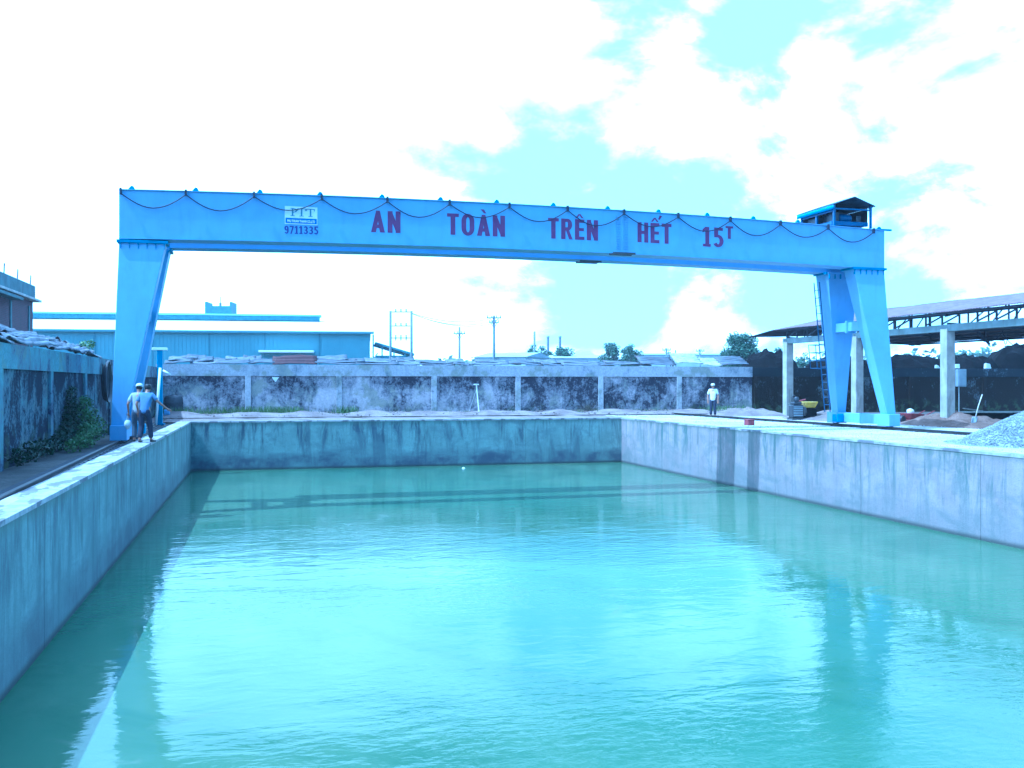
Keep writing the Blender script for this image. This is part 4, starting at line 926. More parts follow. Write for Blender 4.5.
for v in (0.4, -5.4, -11.2, -17.0, -22.8):
    q = MB().beam((-0.1, v, 4.20), (RU, v, 5.10), 0.09, 0.10).beam((RU, v, 3.62), (RU, v, 5.10), 0.09, 0.09).beam((0.0, v, 3.90), (BU, v, 3.62), 0.08, 0.08)
    for t_ in (0.25, 0.5, 0.75):
        x = RU * t_; zr = 4.20 + 0.90 * t_; zl = 3.90 - 0.28 * x / BU
        q.beam((x, v, zl), (x, v, zr), 0.05, 0.05).beam((x, v, zl), (x + RU * 0.25, v, zr + 0.15), 0.04, 0.04)
    q.build("truss", MT['shedsteel'], shed)
pr = MB()
for t_ in (0.05, 0.35, 0.65, 0.95):
    pr.beam((EU + (RU - EU) * t_, -24, EZ + (RZ - EZ) * t_ - 0.09), (EU + (RU - EU) * t_, 1.0, EZ + (RZ - EZ) * t_ - 0.09), 0.06, 0.08)
    pr.beam((BU + (RU - BU) * t_, -24, 3.63 + 0.21 * t_), (BU + (RU - BU) * t_, 1.0, 3.63 + 0.21 * t_), 0.06, 0.08)
pr.build("purlins", MT['shedsteel'], shed)
def shed_roof(xa, za, xb, zb2):
    b = MB(); n = 180
    b.grid(6, n * 4, lambda a, t_: (xa + (xb - xa) * a, -24.5 + 25.5 * t_, za + (zb2 - za) * a + 0.02 * math.sin(t_ * n * 2 * math.pi) + 0.035 * mnoise.noise((a * 2, t_ * 14, xa))))
    o = b.build("roof", MT['shedroof'], shed, smooth=True); o.modifiers.new("thick", 'SOLIDIFY').thickness = 0.012
shed_roof(EU, EZ, RU, RZ); shed_roof(BU, 3.72, RU - 0.1, 3.93)
hp_ = MB(); hb0 = len(hp_.v)
hp_.v += [Vector(q) for q in ((EU, 1.0, EZ - .015), (RU, 1.0, RZ - .015), (RU, 3.5, 4.2), (EU - 0.1, 3.3, 4.06))]
hp_.f += [[0, 1, 3], [1, 2, 3]]; hp_.mi += [0] * 2
o = hp_.build("hip_roof", MT['shedsteel'], shed); o.modifiers.new("thick", 'SOLIDIFY').thickness = 0.02
for v in (5.2, -2.05, -9.0, -16): MB().tube([(BU - 0.1, v if v < 3.5 else 3.4, -0.1), (BU - 0.1, v if v < 3.5 else 3.4, 3.75)], 0.045, 8).build("rear_post", MT['shedsteel'], shed)
hg = MB().beam((3.2, -9.0, 3.75), (4.1, -8.6, 3.28), 0.08, 0.08).beam((3.6, -8.9, 3.35), (3.75, -8.8, 3.8), 0.06, 0.06)
hg.build("hanging_bracket", MT['shedsteel'], shed)
wr = MB()
for k in range(3):
    a = Vector((4 + k * .6, -9.5 + k * 0.7, 3.78)); b_ = Vector((4.5 + k * .8, -7.6 - k * .7, 3.70))
    wr.tube([a.lerp(b_, i / 10) - Vector((0, 0, (0.35 + 0.12 * k) * 4 * i / 10 * (1 - i / 10))) for i in range(11)], 0.014, 5)
wr.build("loose_wire", MT['cable'], shed)
# electrical box on the third column
eb = thing("electrical_box", "grey electrical box fixed to the side of the nearest shed column", "box", W(SU + 0.38, -11.25, 1.5))
MB().box(-0.185, 0.20, -0.28, 0.2, 0.0, 0.66).build("case", MT['boxgrey'], eb, bevel=0.015)
MB().box(-0.15, 0.17, -0.30, -0.282, 0.04, 0.62).build("door", MT['boxgrey'], eb, bevel=0.006)
MB().tube([(0, -0.1, -1.5), (0, -0.1, 0)], 0.02, 6).build("conduit", MT['galv'], eb)
# dark heaps on the far side of the dark wall and odd pale scraps on it
def heap(name, label, loc, rx, ry, h, mat, seed, cat, n=26, rough=0.25, kind=None, rot=ROT, rings=9, sharp=1.0):
    rnd = random.Random(seed); b = MB()
    def f(a, t_):
        an = a * 2 * math.pi; rr_ = t_; e = 1 + 0.22 * mnoise.noise((math.cos(an) * 1.3 + seed, math.sin(an) * 1.3, 0))
        x, y = math.cos(an) * rr_ * rx * e, math.sin(an) * rr_ * ry * e
        z = h * (1 - rr_ ** (1.15 * sharp)) + rough * h * mnoise.noise((x * 1.7 + seed, y * 1.7, 1)) * (1 - rr_) + 0.25 * rough * h * mnoise.noise((x * 6 + seed, y * 6, 2)) * (1 - rr_ ** 3)
        return (x, y, z - (0.05 if t_ > 0.99 else 0))
    b.grid(n, rings, f)
    o = b.build(name, mat, smooth=False, loc=loc, rot=rot)
    bm = bmesh.new(); bm.from_mesh(o.data); bmesh.ops.remove_doubles(bm, verts=bm.verts, dist=0.0008); bmesh.ops.recalc_face_normals(bm, faces=bm.faces); bm.to_mesh(o.data); bm.free()
    tag(o, label, cat, None, kind); return o
for i, (px_, yt, wid) in enumerate(((770, 353, 2.3), (842, 358, 3.4), (903, 357, 4.4), (966, 357, 3.2), (1026, 347, 4.2))):
    u = far_u(px_, 8.6); q = W(u, 8.6); z = 1.6 - (yt - 384) / 970 * q.y
    lab = ["dark tarpaulin heap below the shed's left roof tip", "dark tarpaulin heap seen left of the crane's right leg", "dark tarpaulin heap seen just right of the crane's right leg", "dark tarpaulin heap right of the nearest shed column", "tallest dark tarpaulin heap at the right edge behind the wall"][i]
    heap("tarpaulin_heap", lab, (q.x, q.y, 0), wid, 2.2, z, MT['dark'], 40 + i, "heap", 30, 0.16, sharp=3.6, rings=12)
for i, (px_, y0_, wd_, h_) in enumerate(((957, 362, 0.30, 0.26), (988, 361, 0.40, 0.34), (938, 361, 0.30, 0.22))):
    u = far_u(px_, 6.1); q = W(u, 6.12, 2.52)
    lab = ["pale box sitting on the sooty wall just right of the nearest column", "torn white carton on the sooty wall near the right edge", "crumpled pale sack on the sooty wall just left of the nearest column"][i]
    b = MB().quadbox([(-wd_ / 2, -0.09, 0), (wd_ / 2, -0.09, 0), (wd_ / 2, 0.12, 0), (-wd_ / 2, 0.12, 0), (-wd_ / 2 - 0.05 * i, -0.07, h_), (wd_ / 2 - 0.08 * i, -0.07, h_ * (1 - 0.2 * i)), (wd_ / 2 - 0.05, 0.1, h_ * 0.9), (-wd_ / 2, 0.1, h_ * 0.8)])
    tag(b.build(["box", "carton", "sack"][i], MT['white'], loc=q, rot=ROT + 0.15 * i, bevel=0.02), lab, ["box", "carton", "sack"][i])

# ------------------------------------------------------------------ heaps, gravel and rubble
heap("dirt_mound", "brown soil heap around the foot of the nearest shed column", W(SU + 0.5, -11.0, 0), 1.9, 2.5, 0.55, MT['soil'], 3, "soil heap", 40, 0.5, 'stuff', rings=16)
heap("dirt_mound", "brown soil heap behind the shovel near the gravel", W(SU + 2.2, -12.6, 0), 2.2, 1.8, 0.42, MT['soil'], 8, "soil heap", 36, 0.6, 'stuff', rings=14)
heap("dirt_mound", "low pale rubble heap behind the crane's right base", W(SU - 0.6, -4.5, 0), 2.0, 3.4, 0.40, MT['rubble'], 9, "rubble heap", 36, 0.6, 'stuff', rings=14)
heap("dirt_mound", "low rubble heap at the foot of the farthest shed column", W(SU - 1.6, 1.6, 0), 2.4, 2.0, 0.42, MT['rubble'], 10, "rubble heap", 36, 0.6, 'stuff', rings=14)
# gravel heap: a cone covered in stones, one mass
gc = W(22.95, -21.6)
gb = MB(); rnd = random.Random(2); GR, GH = 2.15, 1.12
def gz(x, y):
    rr_ = math.hypot(x, y) / GR; return GH * max(-0.05, 1 - rr_ ** 1.1) + 0.08 * mnoise.noise((x * 1.4, y * 1.4, 4))
gb.grid(56, 56, lambda a, t_: ((a - 0.5) * 2 * GR * 1.15, (t_ - 0.5) * 2 * GR * 1.15, gz((a - 0.5) * 2 * GR * 1.15, (t_ - 0.5) * 2 * GR * 1.15) - 0.015))
OCT = [(1, 0, 0), (-1, 0, 0), (0, 1, 0), (0, -1, 0), (0, 0, 1), (0, 0, -1)]; OF = [(0, 2, 4), (2, 1, 4), (1, 3, 4), (3, 0, 4), (2, 0, 5), (1, 2, 5), (3, 1, 5), (0, 3, 5)]
def stone(b, rnd, p_, s):
    base = len(b.v); ax = Matrix.Rotation(rnd.uniform(0, 6), 3, 'Z') @ Matrix.Rotation(rnd.uniform(0, 3), 3, 'X')
    for q in OCT: b.v.append(Vector(p_) + ax @ Vector((q[0] * s * rnd.uniform(.6, 1.2), q[1] * s * rnd.uniform(.6, 1.2), q[2] * s * rnd.uniform(.5, 1.0))))
    for f_ in OF: b.f.append([base + i for i in f_]); b.mi.append(0)
for _ in range(8000):
    an = rnd.uniform(0, 2 * math.pi); rr_ = GR * math.sqrt(rnd.random()) * 1.16; x, y = rr_ * math.cos(an), rr_ * math.sin(an)
    stone(gb, rnd, (x, y, max(0.01, gz(x, y))), rnd.uniform(0.018, 0.045))
tag(gb.build("gravel", MT['gravel'], loc=gc, rot=0.0, fix=False), "heap of pale blue-grey gravel at the right edge beside the basin", "gravel heap", None, 'stuff')
sb = MB(); rnd = random.Random(9)
for _ in range(5200):
    u, v = rnd.uniform(PU + 0.35, 27.5), rnd.uniform(-27, 4.5); stone(sb, rnd, (u, v, 0.02), rnd.uniform(0.008, 0.026) * (2.0 if rnd.random() < 0.03 else 1))
tag(sb.build("loose_stones", MT['yard'], loc=W(0, 0), rot=ROT, fix=False), "loose pale stones scattered over the yard beside the basin", "stones", None, 'stuff')
rb = MB(); rnd = random.Random(4)
rb.grid(160, 8, lambda a, t_: (-1.5 + a * 30, 3.4 + t_ * 2.58, max(0.0, (0.10 + 0.26 * max(0, mnoise.noise((a * 17, 0.2, 3)) + 0.25)) * math.sin(min(1, t_ * 1.15) * 2.6)) + 0.04 * mnoise.noise((a * 90, t_ * 7, 0)) * math.sin(t_ * 3.1)))
for _ in range(2600):
    u, v = rnd.uniform(-1.2, 28), 5.9 - abs(rnd.gauss(0, 0.9)); v = max(v, 2.6)
    stone(rb, rnd, (u, v, 0.06 + 0.10 * rnd.random() * (v - 2.6) / 3), rnd.uniform(0.02, 0.075))
tag(rb.build("rubble", MT['rubble'], loc=W(0, 0, 0.06), rot=ROT, fix=False), "pinkish rubble strip along the foot of the far wall", "rubble", None, 'stuff')
gr = MB(); rnd = random.Random(6)
def tuft(b, u, v, z, h, n, sp):
    for _ in range(n):
        x, y = u + rnd.gauss(0, sp), v + rnd.gauss(0, sp * 0.6); a = rnd.uniform(0, 6.28); hh = h * rnd.uniform(0.5, 1.2); l = rnd.uniform(-.4, .4) * hh
        dx_, dy_ = math.cos(a) * 0.018, math.sin(a) * 0.018
        b.quad((x - dx_, y - dy_, z), (x + dx_, y + dy_, z), (x + dx_ * .3 + l, y + dy_ * .3 + l * .5, z + hh), (x - dx_ * .3 + l, y - dy_ * .3 + l * .5, z + hh))
for p_ in (168, 176, 190, 212, 222, 236, 244, 252, 266, 272, 281, 288, 296, 345, 351):
    tuft(gr, far_u(p_, 5.3), 5.2, 0.06, 0.42, 90, 0.34)
for k in range(40): tuft(gr, rnd.uniform(0, 27), rnd.uniform(4.2, 5.8), 0.06, 0.22, 14, 0.15)
for k in range(10): tuft(gr, rnd.uniform(26, 29), rnd.uniform(4, 5.8), 0.06, 0.35, 30, 0.25)
tag(gr.build("grass", MT['grass'], loc=W(0, 0), rot=ROT, fix=False), "green weeds growing along the foot of the far wall", "grass", None, 'stuff')
# ------------------------------------------------------------------ bushes by the left wall
def bush(label, u, v, pts_, mat, seed, leaf=0.05, cat="bush", name="bush"):
    rnd = random.Random(seed); r = thing(name, label, cat, W(u, v)); b = MB(); st = MB()
    for (x, y, z, rad, n) in pts_:
        leafcloud(b, rnd, (x, y, z), rad, n, leaf, 1.0); st.tube([(x * 0.4, y * 0.5, 0), (x * 0.8, y * 0.8, z * 0.6), (x, y, z)], [0.02, 0.014, 0.006], 5)
    st.build("stems", MT['ltrunk'], r); b.build("foliage", MT[mat], r, fix=False)
leafD = mat_leaf("leaf_dark_creeper", (0.010, 0.022, 0.010), (0.022, 0.042, 0.018)); MT['leafD'] = leafD
bush("bright green bush at the wall foot just left of the crane's left leg", -1.50, -15.2, [(0, -0.6, 0.28, 0.34, 420), (-0.1, 0.1, 0.42, 0.36, 460), (0.0, 0.9, 0.38, 0.34, 380), (-0.1, 0.6, 0.72, 0.26, 230), (-0.15, -0.1, 0.85, 0.22, 160), (-.2, .3, 1.15, .18, 110), (-.2, .9, 1.05, .2, 120)], 'grass', 31, 0.045)
bush("dark creeper climbing the left wall behind the bright green bush", -1.86, -16.9, [(0.0, -0.3, 0.25, 0.26, 300), (0.0, 0.3, 0.4, 0.28, 340), (0.0, 0.7, 0.75, 0.26, 300), (0.0, 1.0, 1.1, 0.22, 220), (0.0, 1.15, 1.4, 0.16, 120), (0.0, 1.2, 0.5, 0.28, 300), (0.0, 1.5, 0.95, 0.24, 240), (0, 1.9, 0.5, 0.26, 260)], 'leafD', 32, 0.045, "creeper", "creeper")
bush("small green weed clump beside the rail near the dark creeper", -1.45, -17.2, [(0, 0, 0.15, 0.22, 180), (0.05, 0.5, 0.2, 0.22, 170), (-0.1, -0.4, 0.12, 0.18, 120)], 'grass', 33, 0.04)
bush("dark scrub at the foot of the left wall near the left edge", -1.75, -21.0, [(0, -1.0, 0.16, 0.2, 120), (0, 0, 0.2, 0.24, 160), (0, 1.3, 0.2, 0.24, 160), (0, 2.4, 0.22, 0.26, 180)], 'leafD', 34, 0.05)
bush("yellow-green sprig on the sheets behind the left wall", -2.5, -10.4, [(0, 0, 2.8, 0.16, 60), (0.1, 0.7, 2.85, 0.2, 70), (0, 1.3, 2.8, 0.2, 60)], 'grass', 35, 0.05)

# ------------------------------------------------------------------ small things on the far and left banks
def far_thing(px_, ybase, name, label, cat, rot=ROT, Y=None):
    Y = Y or 1.6 * 970 / (ybase - 384); q = at(px_, ybase, Y); q.z = 0.05; return thing(name, label, cat, q, rot)
sk = far_thing(478.5, 416, "marker_stake", "white leaning T-shaped marker stake standing on the far bank", "stake")
MB().tube([(0.05, 0, -0.1), (-0.10, 0.05, 1.55)], 0.035, 6).build("shaft", MT['white'], sk)
MB().box(-0.24, 0.02, -0.02, 0.06, 1.50, 1.56).build("crosspiece", MT['white'], sk)
MB().tube([(-0.45, 0.5, -0.05), (-0.09, 0.05, 1.3)], 0.012, 5).build("strut", MT['galv'], sk)
dc = far_thing(403, 416, "concrete_disc", "round mossy concrete disc leaning against the far wall", "disc", Y=49.4)
MB().lathe([(0.02, -0.05), (0.37, -0.05), (0.39, -0.03), (0.39, 0.03), (0.37, 0.05), (0.02, 0.05)], 28, (0, 0, 0.40), Matrix.Rotation(R(78), 3, 'X')).build("disc", MT['disc'], dc)
MB().tube([(-0.08, -0.10, 0.42), (-0.08, -0.17, 0.46), (0.08, -0.17, 0.46), (0.08, -0.10, 0.42)], 0.012, 5).build("lifting_loop", MT['rail'], dc)
bp = MB(); rnd = random.Random(77)
for _ in range(90):
    a = Vector((rnd.gauss(0, 0.3), rnd.gauss(0, 0.2), rnd.uniform(0.0, 0.3))); d_ = Vector((rnd.gauss(0, 1), rnd.gauss(0, 1), rnd.gauss(0, 0.5))).normalized() * rnd.uniform(0.2, 0.45)
    bp.tube([a, a + d_ * 0.5 + Vector((0, 0, 0.05)), a + d_], [0.012, 0.009, 0.004], 4)
tag(bp.build("brush_pile", MT['brush'], loc=W(19.2, 4.9, 0.16), rot=ROT), "dark tangle of dry brush on the rubble below the far wall", "brush pile", None, "stuff")
sc_ = MB().quadbox([(-0.16, -0.03, 0.18), (0.0, -0.03, -0.02), (0.02, 0.0, 0), (-0.02, 0.0, 0), (-0.17, -0.03, 0.22), (0.17, -0.04, 0.21), (0.15, 0, 0.19), (-0.15, 0, 0.2)])
tag(sc_.build("plastic_scrap", MT['plastic'], loc=W(far_u(275.5), 5.97, 1.72), rot=ROT), "small white plastic scrap stuck high on the far wall", "scrap")
dr = far_thing(173.5, 417, "drum", "sooty round drum standing in the corner by the far wall", "drum", Y=46.0)
MB().lathe([(0.02, 0), (0.42, 0), (0.44, 0.03), (0.43, 0.30), (0.45, 0.33), (0.43, 0.36), (0.43, 0.62), (0.45, 0.65), (0.43, 0.68), (0.42, 0.88), (0.36, 0.98), (0.2, 1.02), (0.02, 1.03)], 28).build("shell", MT['drum'], dr, smooth=True)
MB().lathe([(0.01, 0), (0.06, 0), (0.06, 0.05), (0.01, 0.05)], 12, (0.15, -0.1, 1.015)).build("bung", MT['steel'], dr)
ps = thing("blue_post", "blue steel post with a flat white head behind the crane's left leg", "post", at(160, 424, 38.8) * Vector((1, 1, 0)) if False else Vector((at(160, 424, 38.8).x, 38.8, 0)), ROT)
MB().box(-0.10, 0.10, -0.10, 0.10, -0.1, 2.95).build("shaft", MT['blue2'], ps, bevel=0.01)
MB().box(-0.30, 0.28, -0.16, 0.16, 2.95, 3.05).build("head_plate", MT['white'], ps, bevel=0.01)
MB().box(-0.18, 0.18, -0.18, 0.18, -0.02, 0.03).build("foot_plate", MT['blue2'], ps)
pp = at(155.8, 421, 38.0); pq = at(160.2, 368, 38.45)
pe = thing("pipe", "thin white pipe leaning on the blue post behind the two men", "pipe", (pp.x, pp.y, 0), 0)
MB().tube([(0, 0, 0.0), Vector((pq.x - pp.x, pq.y - pp.y, pq.z))], 0.05, 10).build("tube", MT['white'], pe, smooth=True)
e0 = at(163, 370.5, 38.5); e1 = at(170, 374.5, 38.5)
MB().tube([e0 - Vector((pp.x, pp.y, 0)), e1 - Vector((pp.x, pp.y, 0))], 0.04, 8).build("spout", MT['white'], pe, smooth=True)
hc = thing("hose_coil", "coil of black hose hung on the left wall beside the crane's left leg", "hose", W(-1.90, -10.4, 1.05), ROT)
hcb = MB(); rnd = random.Random(3)
for k in range(7):
    ry, rz = 0.40 + 0.03 * k * rnd.uniform(0.7, 1.1), 0.52 + 0.02 * k; oy, oz = rnd.uniform(-.04, .04), 0.62 + rnd.uniform(-.04, .02)
    hcb.tube([(0.03 + 0.022 * k, oy + ry * math.cos(t_ * math.pi / 14), oz + rz * math.sin(t_ * math.pi / 14)) for t_ in range(29)], 0.026, 6, False)
hcb.build("loops", MT['hose'], hc, smooth=True)
MB().tube([(-0.02, 0, 1.14), (0.25, 0, 1.14), (0.25, 0, 1.22)], 0.015, 6).build("hook", MT['rail'], hc)
# ------------------------------------------------------------------ things on the right bank
rbx = thing("red_box", "small faded red box standing alone on the pale yard at the basin edge", "box", W(21.0, -9.1, 0.02), ROT + 0.3)
MB().box(-0.165, 0.165, -0.12, 0.12, 0.0, 0.19).build("body", MT['red'], rbx, bevel=0.015)
MB().box(-0.172, 0.172, -0.127, 0.127, 0.192, 0.235).build("lid", MT['red'], rbx, bevel=0.012)
gn = thing("engine_set", "dark diesel engine set with a yellow tank beside the crane's right base", "engine", W(26.0, -4.6, 0.02), ROT - 0.1)
MB().box(-0.60, 0.58, -0.28, -0.20, 0.0, 0.10).box(-0.60, 0.58, 0.20, 0.28, 0.0, 0.10).box(-0.6, -0.52, -0.2, 0.2, 0.01, 0.09).box(0.5, 0.58, -0.2, 0.2, 0.01, 0.09).build("skid_frame", MT['steel'], gn)
MB().box(-0.56, -0.06, -0.24, 0.24, 0.10, 0.66).box(-0.5, -0.12, -0.20, 0.2, 0.66, 0.80).build("engine_block", MT['machine'], gn, bevel=0.04)
for k in range(6): MB().box(-0.53, -0.10, -0.262, -0.243, 0.18 + k * 0.075, 0.215 + k * 0.075).build("radiator_fin", MT['boxgrey'], gn)
MB().lathe([(0.02, 0), (0.10, 0), (0.11, 0.05), (0.11, 0.17), (0.07, 0.22), (0.02, 0.22)], 16, (-0.28, 0.02, 0.80)).build("air_filter", MT['machine'], gn, smooth=True)
MB().tube([(-0.45, 0.1, 0.78), (-0.45, 0.1, 1.0), (-0.40, 0.1, 1.06), (-0.30, 0.1, 1.07)], 0.03, 8).build("exhaust", MT['steel'], gn, smooth=True)
MB().lathe([(0.03, -0.04), (0.21, -0.04), (0.21, 0.04), (0.03, 0.04)], 20, (-0.03, -0.18, 0.38), RY).build("flywheel", MT['steel'], gn)
MB().box(0.02, 0.56, -0.24, 0.24, 0.10, 0.52).build("housing", MT['dark'], gn, bevel=0.03)
MB().quadbox([(0.08, -0.20, 0.53), (0.50, -0.20, 0.53), (0.50, 0.2, 0.53), (0.08, 0.2, 0.53), (0.0, -0.27, 0.80), (0.62, -0.27, 0.80), (0.62, 0.27, 0.80), (0.0, 0.27, 0.80)]).build("yellow_tank", MT['yellow'], gn, bevel=0.03)
MB().tube([(-0.2, -0.1, 0.83), (0.06, -0.15, 0.90)], 0.03, 8).build("handle", MT['red'], gn)
# wheelbarrow-like red barrow with white sack at the crane foot
wbp = at(913, 423.5, 39.5); wbp.z = 0.02
bw = thing("barrow", "small red handcart lying behind the crane's right foot", "handcart", wbp, ROT + 0.2)
MB().quadbox([(-0.35, -0.22, 0.16), (0.2, -0.22, 0.16), (0.2, 0.22, 0.16), (-0.35, 0.22, 0.16), (-0.45, -0.3, 0.40), (0.35, -0.3, 0.36), (0.35, 0.3, 0.36), (-0.45, 0.3, 0.40)]).build("tray", MT['red'], bw, bevel=0.02)
for s in (-1, 1): MB().tube([(-0.5, 0.1 * s, 0.12), (0.3, 0.22 * s, 0.24), (0.95, 0.24 * s, 0.48)], 0.022, 6).build("handle", MT['red'], bw)
MB().lathe([(0.03, -0.04), (0.13, -0.05), (0.16, 0), (0.13, 0.05), (0.03, 0.04)], 16, (-0.58, 0, 0.16), Matrix.Rotation(R(90), 3, 'X')).build("wheel", MT['steel'], bw)
sk2 = MB(); 
sk2.grid(18, 9, lambda a, t_: ((0.15 * math.sin(math.pi * t_) * math.cos(2 * math.pi * a)) * (1 + 0.2 * mnoise.noise((math.cos(a * 6.28), math.sin(a * 6.28), t_ * 3))), 0.15 * math.sin(math.pi * t_) * math.sin(2 * math.pi * a), 0.10 - 0.13 * math.cos(math.pi * t_) * (1 + 0.25 * mnoise.noise((a * 3, t_ * 4, 7)))))
tag(sk2.build("sack", MT['plastic'], smooth=True, loc=wbp + Vector((-0.12, -0.02, 0.36)), rot=ROT), "white sack lying on the red handcart behind the crane's foot", "sack")
shp = at(975.5, 428, 35.6); shp.z = 0.0
sh = thing("shovel", "shovel with pale wooden handle stuck upright in the brown soil", "shovel", (shp.x, shp.y, 0.16), ROT)
MB().tube([(0.0, 0, 0.22), (0.20, 0.1, 0.60), (0.46, 0.2, 1.05)], 0.020, 8).build("handle", MT['paleboard'], sh, smooth=True)
bl = MB(); bl.grid(6, 6, lambda a, t_: ((a - 0.5) * 0.24 * (1 if t_ > 0.3 else 0.5 + t_ * 1.6) + 0.12 * t_ - 0.12, 0.03 * math.cos((a - 0.5) * 3) - 0.03 + 0.05 * t_, -0.06 + 0.30 * t_))
o = bl.build("blade", MT['galv'], sh, smooth=True); o.modifiers.new("thick", 'SOLIDIFY').thickness = 0.006
# trench form with boards by the gravel
tp = at(992, 411.5, 40.0); tp.z = 0.0
tf = thing("board_form", "low dark trench form with pale boards laid across its top", "formwork", tp, ROT - 0.35)
MB().box(-1.7, 1.9, -0.45, -0.40, 0.0, 0.42).box(-1.7, 1.9, 0.40, 0.45, 0.0, 0.42).box(-1.7, -1.65, -0.399, 0.399, 0, 0.42).build("frame", MT['dark'], tf)
for k, (x0, x1, y0, y1) in enumerate(((-1.9, 0.6, -0.52, -0.30), (-1.2, 2.1, -0.27, -0.06), (-1.85, 1.4, 0.0, 0.2), (-0.6, 2.2, 0.24, 0.44))):
    MB().box(x0, x1, y0, y1, 0.422 + 0.002 * k, 0.462 + 0.003 * k).build("board", MT['paleboard'], tf, bevel=0.005)
tag(MB().beam((-0.6, 0, 0.62), (0.5, 0.25, 0.50), 0.10, 0.04).build("loose_board", MT['wood'], loc=tp + Vector((-0.7, -0.1, -0.02)), rot=ROT), "short loose board tipped across the trench form", "board")

fl = at(463.5, 468.5, 42.2); fl.z = WZ
ff = MB().grid(10, 3, lambda a, t_: (0.06 * (0.25 + t_) * math.cos(6.283 * a) * (1 + 0.3 * mnoise.noise((a * 5, t_, 2))), 0.05 * (0.25 + t_) * math.sin(6.283 * a), 0.05 * (1 - t_) + 0.004))
tag(ff.build("floating_scrap", MT['plastic'], loc=fl, rot=0.4), "tiny white scrap floating on the water near the far pool wall", "scrap")

# ------------------------------------------------------------------ people
def skin_mesh(name, V, Ed, Rd, mat, parent, root=0, lv_=2):
    me = bpy.data.meshes.new(name); me.from_pydata([tuple(v) for v in V], Ed, [])
    o = bpy.data.objects.new(name, me); C.objects.link(o)
    o.modifiers.new("s", 'SKIN')
    if not me.skin_vertices: me.skin_vertices.new()
    for i, r_ in enumerate(Rd):
        me.skin_vertices[0].data[i].radius = r_ if isinstance(r_, tuple) else (r_, r_)
        me.skin_vertices[0].data[i].use_root = (i == root)
    ss = o.modifiers.new("ss", 'SUBSURF'); ss.levels = lv_; ss.render_levels = lv_
    bpy.context.view_layer.update()
    m2 = bpy.data.meshes.new_from_object(o.evaluated_get(bpy.context.evaluated_depsgraph_get()))
    bpy.data.objects.remove(o); bpy.data.meshes.remove(me)
    m2.materials.clear(); m2.materials.append(mat); m2.polygons.foreach_set('use_smooth', [True] * len(m2.polygons))
    r = bpy.data.objects.new(name, m2); C.objects.link(r); r.parent = parent
    return r
